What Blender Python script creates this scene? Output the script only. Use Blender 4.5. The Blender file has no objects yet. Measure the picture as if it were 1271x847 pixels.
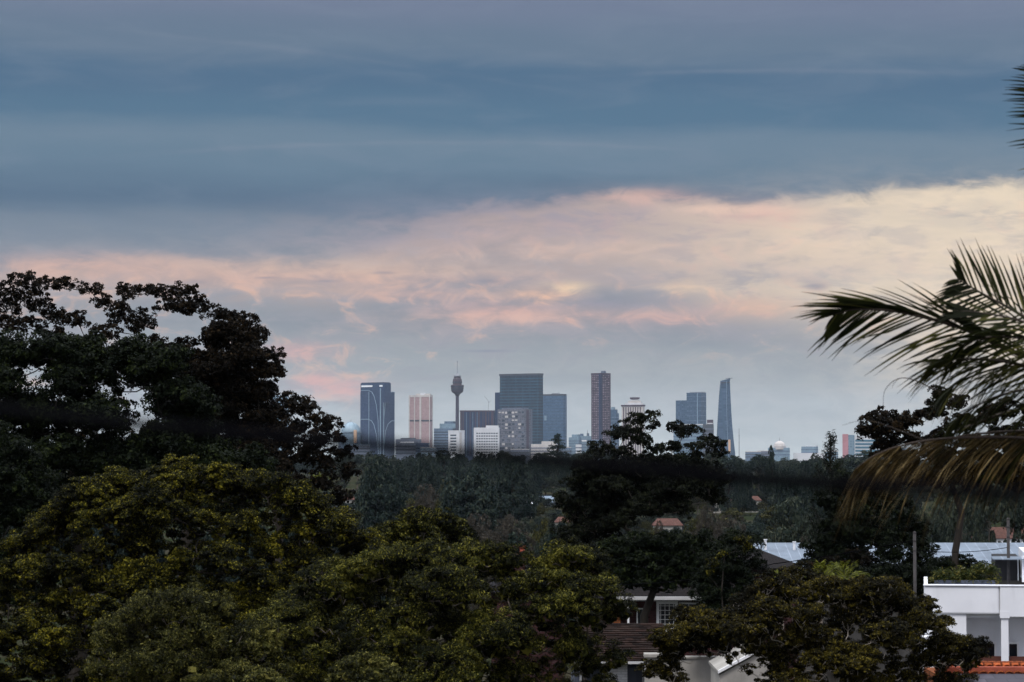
import bpy, math, random
import numpy as np
from mathutils import Vector, Matrix

# ------------------------------------------------------------------ frame of reference
# Photograph 1271 x 847; eye level at row 565; focal length in photo pixels F.
F = 3200.0
CX, CY, HOR = 635.5, 423.5, 565.0
CZ = 30.0
TH = math.atan((HOR - CY) / F)
random.seed(7)
scn = bpy.context.scene
COL = scn.collection

def P(px, py, d):
    a = (px - CX) / F
    b = (CY - py) / F
    y = math.cos(TH) - b * math.sin(TH)
    z = math.sin(TH) + b * math.cos(TH)
    s = d / y
    return Vector((a * s, d, CZ + z * s))

PROF = [(-3000, 20), (-200, 20), (0, 20), (60, 18), (130, 16), (250, 9), (500, 5), (900, 8), (1400, 17), (1800, 14),
        (3000, 6), (9000, 4), (30000, 0)]
def G(x, y):
    ys = [p[0] for p in PROF]; zs = [p[1] for p in PROF]
    z = float(np.interp(y, ys, zs))
    amp = min(1.0, max(0.0, (y - 300) / 800.0))
    return z + amp * 1.2 * math.sin(x * 0.008 + y * 0.003) * math.cos(y * 0.006)

# ------------------------------------------------------------------ tagging
def tag(o, label=None, cat=None, group=None, kind=None):
    if label: o['label'] = label
    if cat: o['category'] = cat
    if group: o['group'] = group
    if kind: o['kind'] = kind
    return o

def empty(name, loc, label, cat, group=None, rz=0.0):
    o = bpy.data.objects.new(name, None)
    COL.objects.link(o)
    o.location = loc
    o.rotation_euler = (0, 0, rz)
    o.empty_display_size = 0.5
    return tag(o, label, cat, group)

def link_mesh(name, me, parent=None):
    o = bpy.data.objects.new(name, me)
    COL.objects.link(o)
    if parent is not None: o.parent = parent
    return o

# ------------------------------------------------------------------ mesh builder
class MB:
    def __init__(s):
        s.v = []; s.f = []
    def add(s, vs, fs):
        n = len(s.v)
        s.v += [tuple(v) for v in vs]
        s.f += [tuple(i + n for i in f) for f in fs]
    def box(s, x0, x1, y0, y1, z0, z1, rz=0.0, c=None):
        vs = [(x, y, z) for z in (z0, z1) for (x, y) in ((x0, y0), (x1, y0), (x1, y1), (x0, y1))]
        if rz:
            cx, cy = c if c else ((x0 + x1) / 2, (y0 + y1) / 2)
            ca, sa = math.cos(rz), math.sin(rz)
            vs = [(cx + (x - cx) * ca - (y - cy) * sa, cy + (x - cx) * sa + (y - cy) * ca, z) for x, y, z in vs]
        s.add(vs, [(3, 2, 1, 0), (4, 5, 6, 7), (0, 1, 5, 4), (1, 2, 6, 5), (2, 3, 7, 6), (3, 0, 4, 7)])
        return s
    def prism(s, poly, z0, z1, scale=1.0, off=(0, 0)):
        n = len(poly)
        vs = [(x, y, z0) for x, y in poly] + [(x * scale + off[0], y * scale + off[1], z1) for x, y in poly]
        fs = [tuple(reversed(range(n))), tuple(range(n, 2 * n))]
        fs += [(i, (i + 1) % n, n + (i + 1) % n, n + i) for i in range(n)]
        s.add(vs, fs); return s
    def lathe(s, prof, seg=16, c=(0, 0)):
        vs = []; fs = []
        for r, z in prof:
            for k in range(seg):
                a = 2 * math.pi * k / seg
                vs.append((c[0] + r * math.cos(a), c[1] + r * math.sin(a), z))
        for i in range(len(prof) - 1):
            for k in range(seg):
                k2 = (k + 1) % seg
                fs.append((i * seg + k, i * seg + k2, (i + 1) * seg + k2, (i + 1) * seg + k))
        fs.append(tuple(reversed(range(seg))))
        fs.append(tuple(range((len(prof) - 1) * seg, len(prof) * seg)))
        s.add(vs, fs); return s
    def tube(s, pts, rads, seg=6):
        pts = [Vector(p) for p in pts]
        n = len(pts)
        if not hasattr(rads, '__len__'): rads = [rads] * n
        vs = []; fs = []
        ref = None
        for i, p in enumerate(pts):
            t = (pts[min(i + 1, n - 1)] - pts[max(i - 1, 0)])
            if t.length < 1e-9: t = Vector((0, 0, 1))
            t.normalize()
            if ref is None:
                ref = t.orthogonal().normalized()
            ref = (ref - t * ref.dot(t))
            if ref.length < 1e-6: ref = t.orthogonal()
            ref.normalize()
            b = t.cross(ref)
            for k in range(seg):
                a = 2 * math.pi * k / seg
                vs.append(p + (ref * math.cos(a) + b * math.sin(a)) * rads[i])
        for i in range(n - 1):
            for k in range(seg):
                k2 = (k + 1) % seg
                fs.append((i * seg + k, i * seg + k2, (i + 1) * seg + k2, (i + 1) * seg + k))
        fs.append(tuple(reversed(range(seg))))
        fs.append(tuple(range((n - 1) * seg, n * seg)))
        s.add(vs, fs); return s
    def build(s, name, mat, parent=None, smooth=False):
        me = bpy.data.meshes.new(name)
        me.from_pydata(s.v, [], s.f)
        me.update()
        if mat: me.materials.append(mat)
        if smooth: me.shade_smooth()
        return link_mesh(name, me, parent)

def bevel(o, w, seg=2):
    m = o.modifiers.new('Bevel', 'BEVEL'); m.width = w; m.segments = seg; m.limit_method = 'ANGLE'
    return o

def quads_mesh(name, V, mats, per=4):
    """V: (N, per, 3) array -> one mesh of N polygons."""
    V = np.ascontiguousarray(V, dtype=np.float32)
    n = V.shape[0]
    me = bpy.data.meshes.new(name)
    me.vertices.add(n * per); me.loops.add(n * per); me.polygons.add(n)
    me.vertices.foreach_set('co', V.reshape(-1))
    me.loops.foreach_set('vertex_index', np.arange(n * per, dtype=np.int32))
    me.polygons.foreach_set('loop_start', np.arange(0, n * per, per, dtype=np.int32))
    me.polygons.foreach_set('loop_total', np.full(n, per, dtype=np.int32))
    me.update(calc_edges=True)
    for m in (mats if isinstance(mats, (list, tuple)) else [mats]): me.materials.append(m)
    return me

# ------------------------------------------------------------------ materials
class NT:
    """tiny helper to write shader maths as expressions"""
    def __init__(s, tree): s.t = tree
    def new(s, kind, **kw):
        n = s.t.nodes.new(kind)
        for k, v in kw.items(): setattr(n, k, v)
        return n
    def link(s, a, b): s.t.links.new(a, b)
    def put(s, sock, v):
        if isinstance(v, E): v = v.s
        if hasattr(v, 'is_linked'): s.link(v, sock)
        else: sock.default_value = v
    def math(s, op, a, b=None, c=None, clamp=False):
        n = s.new('ShaderNodeMath', operation=op, use_clamp=clamp)
        s.put(n.inputs[0], a)
        if b is not None: s.put(n.inputs[1], b)
        if c is not None: s.put(n.inputs[2], c)
        return E(s, n.outputs[0])
    def step(s, x, a, b, lo=0.0, hi=1.0, smooth=True):
        n = s.new('ShaderNodeMapRange', interpolation_type='SMOOTHSTEP' if smooth else 'LINEAR')
        s.put(n.inputs[0], x)
        for i, v in ((1, a), (2, b), (3, lo), (4, hi)): s.put(n.inputs[i], v)
        return E(s, n.outputs[0])
    def comb(s, x, y, z=0.0):
        n = s.new('ShaderNodeCombineXYZ')
        s.put(n.inputs[0], x); s.put(n.inputs[1], y); s.put(n.inputs[2], z)
        return n.outputs[0]
    def noise(s, vec, scale=1.0, detail=4.0, rough=0.5, dist=0.0):
        n = s.new('ShaderNodeTexNoise')
        s.put(n.inputs['Vector'], vec)
        n.inputs['Scale'].default_value = scale; n.inputs['Detail'].default_value = detail
        n.inputs['Roughness'].default_value = rough; n.inputs['Distortion'].default_value = dist
        return E(s, n.outputs['Fac'])
    def mix(s, fac, a, b):
        n = s.new('ShaderNodeMix', data_type='RGBA', clamp_factor=True)
        s.put(n.inputs[0], fac)
        for sk, v in ((n.inputs[6], a), (n.inputs[7], b)):
            if isinstance(v, (tuple, list)): v = tuple(v) + (1.0,) if len(v) == 3 else v
            s.put(sk, v)
        return n.outputs[2]

class E:
    def __init__(s, nt, sock): s.nt = nt; s.s = sock
    def __add__(s, o): return s.nt.math('ADD', s, o)
    __radd__ = __add__
    def __mul__(s, o): return s.nt.math('MULTIPLY', s, o)
    __rmul__ = __mul__
    def __sub__(s, o): return s.nt.math('SUBTRACT', s, o)
    def __rsub__(s, o): return s.nt.math('SUBTRACT', o, s)
    def __truediv__(s, o): return s.nt.math('DIVIDE', s, o)

def new_mat(name):
    m = bpy.data.materials.new(name); m.use_nodes = True
    nt = NT(m.node_tree)
    b = m.node_tree.nodes['Principled BSDF']
    return m, nt, b

def mat(name, col, rough=0.8, var=0.15, scale=1.0, metal=0.0, bump=0.0, spec=0.3, stains=0.0, coord='Object'):
    m, nt, b = new_mat(name)
    tc = nt.new('ShaderNodeTexCoord').outputs[coord]
    n1 = nt.noise(tc, scale, 6, 0.6)
    c0 = tuple(c * (1 - var) for c in col); c1 = tuple(min(1, c * (1 + var)) for c in col)
    base = nt.mix(nt.step(n1, 0.3, 0.7), c0, c1)
    if stains:
        mp = nt.new('ShaderNodeMapping'); nt.link(tc, mp.inputs[0]); mp.inputs['Scale'].default_value = (1.0, 1.0, 0.18)
        n2 = nt.noise(mp.outputs[0], scale * 2.3, 5, 0.6)
        base = nt.mix(nt.step(n2, 0.5, 0.8) * stains, base, tuple(c * 0.45 for c in col))
    nt.link(base, b.inputs['Base Color'])
    b.inputs['Roughness'].default_value = rough
    b.inputs['Metallic'].default_value = metal
    b.inputs['Specular IOR Level'].default_value = spec
    if bump:
        bn = nt.new('ShaderNodeBump'); bn.inputs['Strength'].default_value = bump
        nt.put(bn.inputs['Height'], nt.noise(tc, scale * 6, 4, 0.6)); nt.link(bn.outputs[0], b.inputs['Normal'])
    return m

def tile_mat(name, col, sx, sz, mortar, row=0.5, bump=0.4, var=0.35, rough=0.8, axis='xz', msize=0.02):
    """bricks or roof tiles; sx, sz = size of one unit in metres"""
    m, nt, b = new_mat(name)
    tc = nt.new('ShaderNodeTexCoord').outputs['Object']
    sp = nt.new('ShaderNodeSeparateXYZ'); nt.link(tc, sp.inputs[0])
    X, Y, Z = (E(nt, sp.outputs[i]) for i in range(3))
    vec = nt.comb(X + Y, Z) if axis == 'xz' else nt.comb(X, Y)
    br = nt.new('ShaderNodeTexBrick'); nt.link(vec, br.inputs['Vector'])
    br.inputs['Color1'].default_value = tuple(c * (1 - var) for c in col) + (1,)
    br.inputs['Color2'].default_value = tuple(min(1, c * (1 + var)) for c in col) + (1,)
    br.inputs['Mortar'].default_value = tuple(mortar) + (1,)
    br.inputs['Scale'].default_value = 1.0
    br.inputs['Brick Width'].default_value = sx; br.inputs['Row Height'].default_value = sz
    br.inputs['Mortar Size'].default_value = msize; br.offset = row
    nz = nt.noise(tc, 0.9, 6, 0.65)
    base = nt.mix(nt.step(nz, 0.4, 0.75) * 0.5, br.outputs['Color'], tuple(c * 0.5 for c in col))
    nt.link(base, b.inputs['Base Color'])
    b.inputs['Roughness'].default_value = rough; b.inputs['Specular IOR Level'].default_value = 0.04
    bn = nt.new('ShaderNodeBump'); bn.inputs['Strength'].default_value = bump; bn.inputs['Distance'].default_value = 0.02
    bn.invert = True
    nt.link(br.outputs['Fac'], bn.inputs['Height']); nt.link(bn.outputs[0], b.inputs['Normal'])
    return m

def facade_mat(name, wall, glass, cw, ch, fw=0.35, rough=0.5, mottled=0.0):
    """distant facade: panels of glass between wall, with some blinds drawn"""
    m, nt, b = new_mat(name)
    tc = nt.new('ShaderNodeTexCoord').outputs['Object']
    sp = nt.new('ShaderNodeSeparateXYZ'); nt.link(tc, sp.inputs[0])
    X, Y, Z = (E(nt, sp.outputs[i]) for i in range(3))
    h = X + Y
    br = nt.new('ShaderNodeTexBrick'); nt.link(nt.comb(h, Z), br.inputs['Vector'])
    g1 = glass; g2 = tuple(min(1, c * (1 + 1.2 * mottled) + 0.12 * mottled) for c in glass)
    br.inputs['Color1'].default_value = tuple(g1) + (1,); br.inputs['Color2'].default_value = tuple(g2) + (1,)
    br.inputs['Mortar'].default_value = tuple(wall) + (1,)
    br.inputs['Scale'].default_value = 1.0; br.offset = 0.0
    br.inputs['Brick Width'].default_value = cw; br.inputs['Row Height'].default_value = ch
    br.inputs['Mortar Size'].default_value = fw * min(cw, ch) * 0.5
    br.inputs['Mortar Smooth'].default_value = 0.3
    nz = nt.noise(tc, 0.03, 4, 0.6)
    base = nt.mix(nt.step(nz, 0.3, 0.8) * 0.5, br.outputs['Color'], tuple(c * 0.6 for c in wall))
    nt.link(base, b.inputs['Base Color'])
    b.inputs['Roughness'].default_value = rough
    b.inputs['Specular IOR Level'].default_value = 0.10
    return m

def glass_mat(name, col, rough=0.15, spec=0.8):
    m, nt, b = new_mat(name)
    tc = nt.new('ShaderNodeTexCoord').outputs['Object']
    base = nt.mix(nt.noise(tc, 0.05, 3), tuple(c * 0.8 for c in col), tuple(c * 1.2 for c in col))
    nt.link(base, b.inputs['Base Color'])
    b.inputs['Roughness'].default_value = rough
    b.inputs['Specular IOR Level'].default_value = spec
    return m

def leaf_mat(name, dark, mid, light, clump=1.0, transl=0.25, bias=0.5):
    m, nt, b = new_mat(name)
    tc = nt.new('ShaderNodeTexCoord').outputs['Object']
    n1 = nt.noise(tc, clump, 3, 0.55)
    geo = nt.new('ShaderNodeNewGeometry')
    r = E(nt, geo.outputs['Random Per Island'])
    base = nt.mix(nt.step(n1 + (r - 0.5) * 0.35, bias - 0.16, bias + 0.16), dark, mid)
    base = nt.mix(nt.step(r + (n1 - 0.5) * 1.2, 0.72, 1.05), base, light)
    nt.link(base, b.inputs['Base Color'])
    b.inputs['Roughness'].default_value = 0.6
    b.inputs['Specular IOR Level'].default_value = 0.06
    if transl:
        tr = nt.new('ShaderNodeBsdfTranslucent'); nt.link(base, tr.inputs['Color'])
        mx = nt.new('ShaderNodeMixShader'); mx.inputs[0].default_value = transl
        out = m.node_tree.nodes['Material Output']
        nt.link(b.outputs[0], mx.inputs[1]); nt.link(tr.outputs[0], mx.inputs[2]); nt.link(mx.outputs[0], out.inputs['Surface'])
    return m

# ------------------------------------------------------------------ camera
cam = bpy.data.cameras.new('camera')
co = bpy.data.objects.new('camera', cam); COL.objects.link(co)
co.location = (0, 0, CZ)
co.rotation_euler = (math.radians(90) + TH, 0, 0)
cam.sensor_width = 36.0
cam.lens = 36.0 * F / 1271.0
cam.clip_start = 0.1; cam.clip_end = 60000
cam.dof.use_dof = True; cam.dof.focus_distance = 900.0; cam.dof.aperture_fstop = 5.6
scn.camera = co

# ------------------------------------------------------------------ light
SUN_EL, SUN_AZ = math.radians(56), math.radians(205)      # azimuth clockwise from +Y: behind and a little to the left
sd = bpy.data.lights.new('sun', 'SUN'); sd.energy = SUN_E = 1.5; sd.angle = math.radians(18); sd.color = (1.0, 0.95, 0.90)
so = bpy.data.objects.new('sun', sd); COL.objects.link(so)
dirv = Vector((math.sin(SUN_AZ) * math.cos(SUN_EL), math.cos(SUN_AZ) * math.cos(SUN_EL), math.sin(SUN_EL)))
so.rotation_euler = dirv.to_track_quat('Z', 'Y').to_euler()
so.location = (0, 0, 60)

# ------------------------------------------------------------------ world: sky texture behind a deck of evening cloud
world = bpy.data.worlds.new('World'); scn.world = world; world.use_nodes = True
wt = NT(world.node_tree)
bg = world.node_tree.nodes['Background']
sky = wt.new('ShaderNodeTexSky', sky_type='NISHITA'); sky.sun_disc = False
sky.sun_elevation = SUN_EL; sky.sun_rotation = SUN_AZ; sky.altitude = 50; sky.dust_density = 2.0
SKYK = 0.1
EXPO = 0.5
bg.inputs['Strength'].default_value = SKYK
gen = wt.new('ShaderNodeTexCoord').outputs['Generated']
sp = wt.new('ShaderNodeSeparateXYZ'); wt.link(gen, sp.inputs[0])
wx, wy, wz = (E(wt, sp.outputs[i]) for i in range(3))
AZ = wt.math('ARCTAN2', wx, wy) * 57.29578                 # degrees, 0 = straight ahead, + right
EL = wt.math('ARCSINE', wz) * 57.29578
def az(px): return math.degrees(math.atan((px - CX) / F))
def el(py): return (HOR - py) / F * 57.29578
def lin(r, g, b):
    f = lambda c: (c / 255) / 12.92 if c / 255 <= 0.04045 else ((c / 255 + 0.055) / 1.055) ** 2.4
    return (f(r), f(g), f(b))
wide = wt.comb(AZ * 0.16, EL * 0.9, 3.1)
wide2 = wt.comb(AZ * 0.35, EL * 1.5, 8.7)
fine = wt.comb(AZ * 0.9, EL * 3.2, 1.7)
puffv = wt.comb(AZ * 1.1, EL * 2.2, 5.5)
nW = wt.noise(wide, 1.0, 5, 0.55)
nW2 = wt.noise(wide2, 1.0, 6, 0.55, 0.6)
nF = wt.noise(fine, 1.0, 6, 0.6, 0.4)
nP = wt.noise(puffv, 1.0, 7, 0.6, 0.8)
# vertical sequence of cloud colours, gently warped so that no band is straight
elw = EL + (nW - 0.5) * 0.9 + (nW2 - 0.5) * 0.35 + AZ * 0.012
ramp = wt.new('ShaderNodeValToRGB'); cr = ramp.color_ramp; cr.interpolation = 'EASE'
seq = [(565, (194, 203, 206)), (515, (180, 188, 192)), (455, (158, 164, 168)), (400, (142, 148, 156)), (345, (142, 147, 158)),
       (295, (118, 132, 148)), (250, (86, 110, 134)), (205, (99, 124, 145)), (180, (105, 128, 148)), (150, (82, 114, 140)),
       (95, (78, 108, 136)), (62, (100, 120, 142)), (0, (112, 124, 148))]
EMAX = 30.0
els = cr.elements
while len(els) < len(seq) + 3: els.new(0.5)
for i, (py, c) in enumerate(seq):
    els[i].position = el(py) / EMAX; els[i].color = lin(*c) + (1,)
for i, (p, c) in enumerate([(0.50, (128, 134, 158)), (0.75, (204, 212, 228)), (1.0, (240, 246, 254))]):
    els[len(seq) + i].position = p; els[len(seq) + i].color = lin(*c) + (1,)
wt.put(ramp.inputs[0], elw / EMAX)
c = ramp.outputs[0]
# the warm lit cloud under the edge of the blue deck
edge = wt.new('ShaderNodeFloatCurve')
cv = edge.mapping.curves[0]
ed = [(-12, 330), (az(0), 334), (az(150), 318), (az(300), 322), (az(430), 318), (az(560), 262), (az(700), 244), (az(760), 236), (az(870), 250),
      (az(1000), 246), (az(1130), 236), (az(1271), 228), (12.5, 226)]
pts = [((a + 12.5) / 25.0, el(p) / 10.0) for a, p in ed]
pts[0] = (0.0, pts[0][1]); pts[-1] = (1.0, pts[-1][1])
cv.points[0].location = pts[0]; cv.points[1].location = pts[-1]
for q in pts[1:-1]: cv.points.new(*q)
edge.mapping.update()
wt.put(edge.inputs['Value'], (AZ + 12.5) / 25.0)
edg = E(wt, edge.outputs[0]) * 10.0 + (nP - 0.5) * 0.55 + (nF - 0.5) * 0.25
below = edg - EL                                     # degrees under the edge
rightness = wt.step(AZ, az(560), az(1230))
thick = wt.step(AZ, az(350), az(1100), 1.25, 3.6)
m_warm = wt.step(below, -0.12, 0.30) * (1.0 - wt.step(below, thick * 0.45, thick))
m_warm = m_warm * wt.step(nW2 + rightness * 0.25, 0.28, 0.62, 0.35, 1.0)
warmcol = wt.mix(rightness, lin(212, 180, 164), lin(242, 222, 194))
c = wt.mix(m_warm * wt.step(AZ, az(500), az(1150), 0.66, 0.92), c, warmcol)
# grey shadow lanes and pink tops inside the warm cloud
lane = wt.step(nF, 0.46, 0.66) * wt.step(below, 0.1, 0.6) * (1.0 - wt.step(below, 3.0, 4.2))
c = wt.mix(lane * 0.75, c, lin(146, 148, 158))
pinks = wt.step(nP, 0.52, 0.72) * wt.step(below, 0.3, 0.9) * (1.0 - wt.step(below, 2.9, 3.9))
c = wt.mix(pinks * 0.5, c, lin(244, 192, 162))
def puff(px, py, sx, sy, col, k, rag=1.0):
    """one patch of cloud at its own bearing and height, broken by noise"""
    global c
    dx = (AZ + (nF - 0.5) * 0.5 - az(px)) / math.degrees(sx / F)
    dy = (EL + (nP - 0.5) * 0.35 * rag - el(py)) / math.degrees(sy / F)
    g = wt.math('EXPONENT', (dx * dx + dy * dy) * -0.7)
    g = g * wt.step(nP * 0.5 + nF * 0.5, 0.38, 0.62, 0.35, 1.0)
    c = wt.mix(g * k, c, lin(*col))
puff(1240, 395, 130, 75, (255, 232, 202), 0.95)
puff(1120, 300, 220, 50, (236, 216, 194), 0.75)
puff(940, 384, 42, 11, (246, 190, 158), 0.85)
puff(820, 396, 90, 12, (214, 168, 160), 0.6)
puff(670, 366, 40, 8, (248, 196, 160), 0.85)
puff(708, 355, 24, 6, (255, 222, 178), 0.95)
puff(850, 357, 26, 5, (252, 216, 178), 0.8)
puff(620, 385, 70, 12, (216, 168, 160), 0.6)
puff(800, 246, 60, 9, (228, 182, 168), 0.7)
puff(945, 268, 48, 14, (220, 172, 166), 0.7)
puff(1035, 283, 16, 12, (196, 172, 172), 0.5)
puff(600, 290, 190, 26, (190, 168, 168), 0.55)
puff(760, 275, 110, 16, (168, 152, 164), 0.5)
puff(560, 345, 210, 12, (214, 176, 162), 0.6)
puff(110, 334, 130, 13, (222, 176, 158), 0.8)
puff(330, 345, 120, 10, (222, 180, 162), 0.75)
puff(368, 436, 44, 9, (214, 168, 164), 0.75)
puff(425, 480, 42, 9, (222, 170, 164), 0.85)
puff(392, 470, 20, 8, (222, 170, 164), 0.8)
puff(750, 378, 40, 9, (132, 134, 154), 0.6)
puff(820, 372, 50, 8, (136, 138, 156), 0.5)
puff(590, 410, 160, 12, (180, 162, 162), 0.4)
puff(480, 332, 200, 9, (226, 190, 166), 0.7)
puff(640, 392, 120, 8, (232, 184, 164), 0.6)
puff(760, 312, 260, 14, (216, 186, 172), 0.6)
puff(700, 330, 200, 7, (150, 150, 160), 0.5)
puff(900, 345, 160, 8, (156, 154, 162), 0.5)
puff(860, 410, 130, 8, (156, 156, 164), 0.5)
for wsp in ((240, 352, 15, 2.6), (404, 350, 12, 1.6), (474, 339, 11, 1.5), (602, 349, 14, 2.2), (1012, 357, 15, 4.5), (330, 346, 10, 1.2), (606, 436, 26, 1.4)):
    puff(*wsp, (118, 126, 148), 0.75, 0.15)
# thin pale streaks (old contrails) high in the deck
for (a0, p0, slope, curve, x0, x1, k) in ((az(330), 62, 3.0, 0.30, az(60), az(760), 0.06), (az(1000), 92, 0.5, 0.35, az(640), az(1260), 0.10), (az(420), 180, -1.0, 0.4, az(60), az(900), 0.10)):
    line = (AZ - a0) * (-slope * 57.29578 / F * 2.0) + (AZ - a0) * (AZ - a0) * (-curve / 57.29578) + el(p0)
    dd = (EL + (nF - 0.5) * 0.12 - line) / 0.055
    g = wt.math('EXPONENT', dd * dd * -1.0) * wt.step(AZ, x0, x0 + 3.0) * (1.0 - wt.step(AZ, x1 - 3.0, x1)) * wt.step(nW2, 0.35, 0.6, 0.3, 1.0)
    c = wt.mix(g * k, c, lin(176, 170, 180))
puff(620, 258, 120, 13, (142, 142, 160), 0.5)
puff(480, 296, 110, 14, (146, 144, 160), 0.45)
puff(1000, 330, 160, 9, (206, 186, 176), 0.5)
puff(900, 262, 60, 6, (240, 204, 182), 0.7)
puff(520, 366, 70, 7, (222, 178, 162), 0.6)
c = wt.mix(wt.step(nF, 0.35, 0.75) * 0.12 * wt.step(EL, 5.5, 4.0), c, lin(214, 206, 204))
c = wt.mix(wt.step(nP, 0.62, 0.35) * 0.10 * wt.step(EL, 5.5, 4.0), c, lin(84, 104, 128))
# overall mottling of the deck
c2 = wt.mix(wt.step(nW2, 0.42, 0.70) * 0.22 * wt.step(EL, 3.0, 5.5), c, lin(122, 137, 156))
# behind the camera the evening deck is broken and brighter
back = 1.0 - wt.step(wy, -0.45, 0.35)
high = wt.new('ShaderNodeTexNoise'); wt.link(gen, high.inputs['Vector']); high.inputs['Scale'].default_value = 3.2; high.inputs['Detail'].default_value = 6
hb = wt.mix(wt.step(E(wt, high.outputs['Fac']), 0.42, 0.62), lin(138, 150, 180), lin(208, 202, 200))
c3 = wt.mix(wt.math('MULTIPLY', back, 0.85), c2, hb)
sc_ = wt.new('ShaderNodeVectorMath', operation='SCALE'); wt.link(c3, sc_.inputs[0]); wt.put(sc_.inputs[3], wt.step(wy, 0.55, 0.80, 1.0, 2 ** -EXPO) * wt.step(wz, 0.30, 0.90, 1.0, 2.1) * (1.0 / SKYK))
cover = wt.step(nW, 0.1, 0.3, 0.93, 0.985)
fin = wt.mix(cover, sky.outputs[0], sc_.outputs[0])
wt.link(fin, bg.inputs['Color'])

# ------------------------------------------------------------------ haze
HB = MB().box(-7000, 7000, -400, 16500, -8, 420)
hz = bpy.data.materials.new('haze_air'); hz.use_nodes = True
for n in list(hz.node_tree.nodes):
    if n.type == 'BSDF_PRINCIPLED': hz.node_tree.nodes.remove(n)
pv = hz.node_tree.nodes.new('ShaderNodeVolumePrincipled')
pv.inputs['Color'].default_value = (0.72, 0.84, 1.0, 1)
pv.inputs['Density'].default_value = HAZE = 1.5e-5
pv.inputs['Anisotropy'].default_value = 0.1
hz.node_tree.links.new(pv.outputs[0], hz.node_tree.nodes['Material Output'].inputs['Volume'])
tag(HB.build('haze', hz), 'thin blue evening haze between the trees and the far towers', 'haze', kind='stuff')

# ------------------------------------------------------------------ ground
def ground():
    ys = list(range(-300, 200, 20)) + list(range(200, 2000, 50)) + list(range(2000, 16001, 500))
    xs = [-6500, -4000, -2500, -1500, -1000, -700] + list(range(-500, 501, 40)) + [700, 1000, 1500, 2500, 4000, 6500]
    vs = [(x, y, G(x, y)) for y in ys for x in xs]
    nx = len(xs)
    fs = [(j * nx + i, j * nx + i + 1, (j + 1) * nx + i + 1, (j + 1) * nx + i) for j in range(len(ys) - 1) for i in range(nx - 1)]
    m, nt, b = new_mat('ground_soil_grass')
    tc = nt.new('ShaderNodeTexCoord').outputs['Object']
    n1 = nt.noise(tc, 0.05, 8, 0.65); n2 = nt.noise(tc, 1.3, 6, 0.7)
    base = nt.mix(nt.step(n1, 0.4, 0.6), (0.016, 0.022, 0.010), (0.034, 0.030, 0.020))
    base = nt.mix(nt.step(n2, 0.5, 0.7) * 0.6, base, (0.02, 0.022, 0.012))
    nt.link(base, b.inputs['Base Color']); b.inputs['Roughness'].default_value = 0.95; b.inputs['Specular IOR Level'].default_value = 0.0
    mb = MB(); mb.add(vs, fs)
    tag(mb.build('ground', m, smooth=True), kind='structure')
ground()

# ------------------------------------------------------------------ distant city
DC = 9000.0
def Z(py, d=DC): return CZ + (HOR - py) * d / F

class Bld:
    """box building placed by the bearing of its near vertical corner; local front is -Y, side is +X"""
    def __init__(s, name, label, x0, x1, ytop, m, xs=None, a=5.0, depth=34.0, d=DC, cat='tower', group=None, ybot=None):
        s.mpp = d / F
        xs = x1 if xs is None else xs
        s.a = math.radians(a); s.d = d; s.xs = xs
        s.L = (xs - x0) * s.mpp / math.cos(s.a)
        s.R = (x1 - xs) * s.mpp / math.sin(s.a) if x1 > xs else depth
        X = (xs - CX) * s.mpp
        g = G(X, d) - 0.5
        s.g = g
        s.H = Z(ytop, d) - g
        s.root = empty(name, (X, d, g), label, cat, group, rz=-s.a)
        if m is not None:
            s.body = MB().box(-s.L, 0, 0, s.R, 0, s.H).build('walls', m, s.root)
        s.x0 = x0
    def lx(s, px): return -(s.xs - px) * s.mpp / math.cos(s.a)
    def lz(s, py): return Z(py, s.d) - s.g
    def band(s, py0, py1, m, name='window_band', proud=0.5, inset=0.0):
        """a ring of glazing or slab right round the building between two rows"""
        return MB().box(-s.L - proud + inset, proud - inset, -proud + inset, s.R + proud - inset, s.lz(py1), s.lz(py0)).build(name, m, s.root)
    def bands(s, py0, py1, n, frac, m, name='window_band', proud=0.5):
        st = (py1 - py0) / n
        for i in range(n): s.band(py0 + st * (i + 0.5 - frac / 2), py0 + st * (i + 0.5 + frac / 2), m, name, proud)
    def fin(s, px, w, py0, py1, m, name='pilaster', proud=1.2, depth=1.0):
        x = s.lx(px); hw = w * s.mpp / 2
        return MB().box(x - hw, x + hw, -proud, depth, s.lz(py1), s.lz(py0)).build(name, m, s.root)
    def sidefin(s, t, w, py0, py1, m, name='pilaster', proud=1.2):
        y = t * s.R
        return MB().box(-1, proud, y - w / 2, y + w / 2, s.lz(py1), s.lz(py0)).build(name, m, s.root)
    def top(s, px0, px1, py0, py1, m, name='roof_plant', y0=4.0, y1=None):
        return MB().box(s.lx(px0), s.lx(px1), y0, (s.R - 4 if y1 is None else y1), s.lz(py1), s.lz(py0)).build(name, m, s.root)
    def win(s, px0, px1, py0, py1, m, name='window', proud=0.35):
        return MB().box(s.lx(px0), s.lx(px1), -proud, 0.6, s.lz(py1), s.lz(py0)).build(name, m, s.root)

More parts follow.
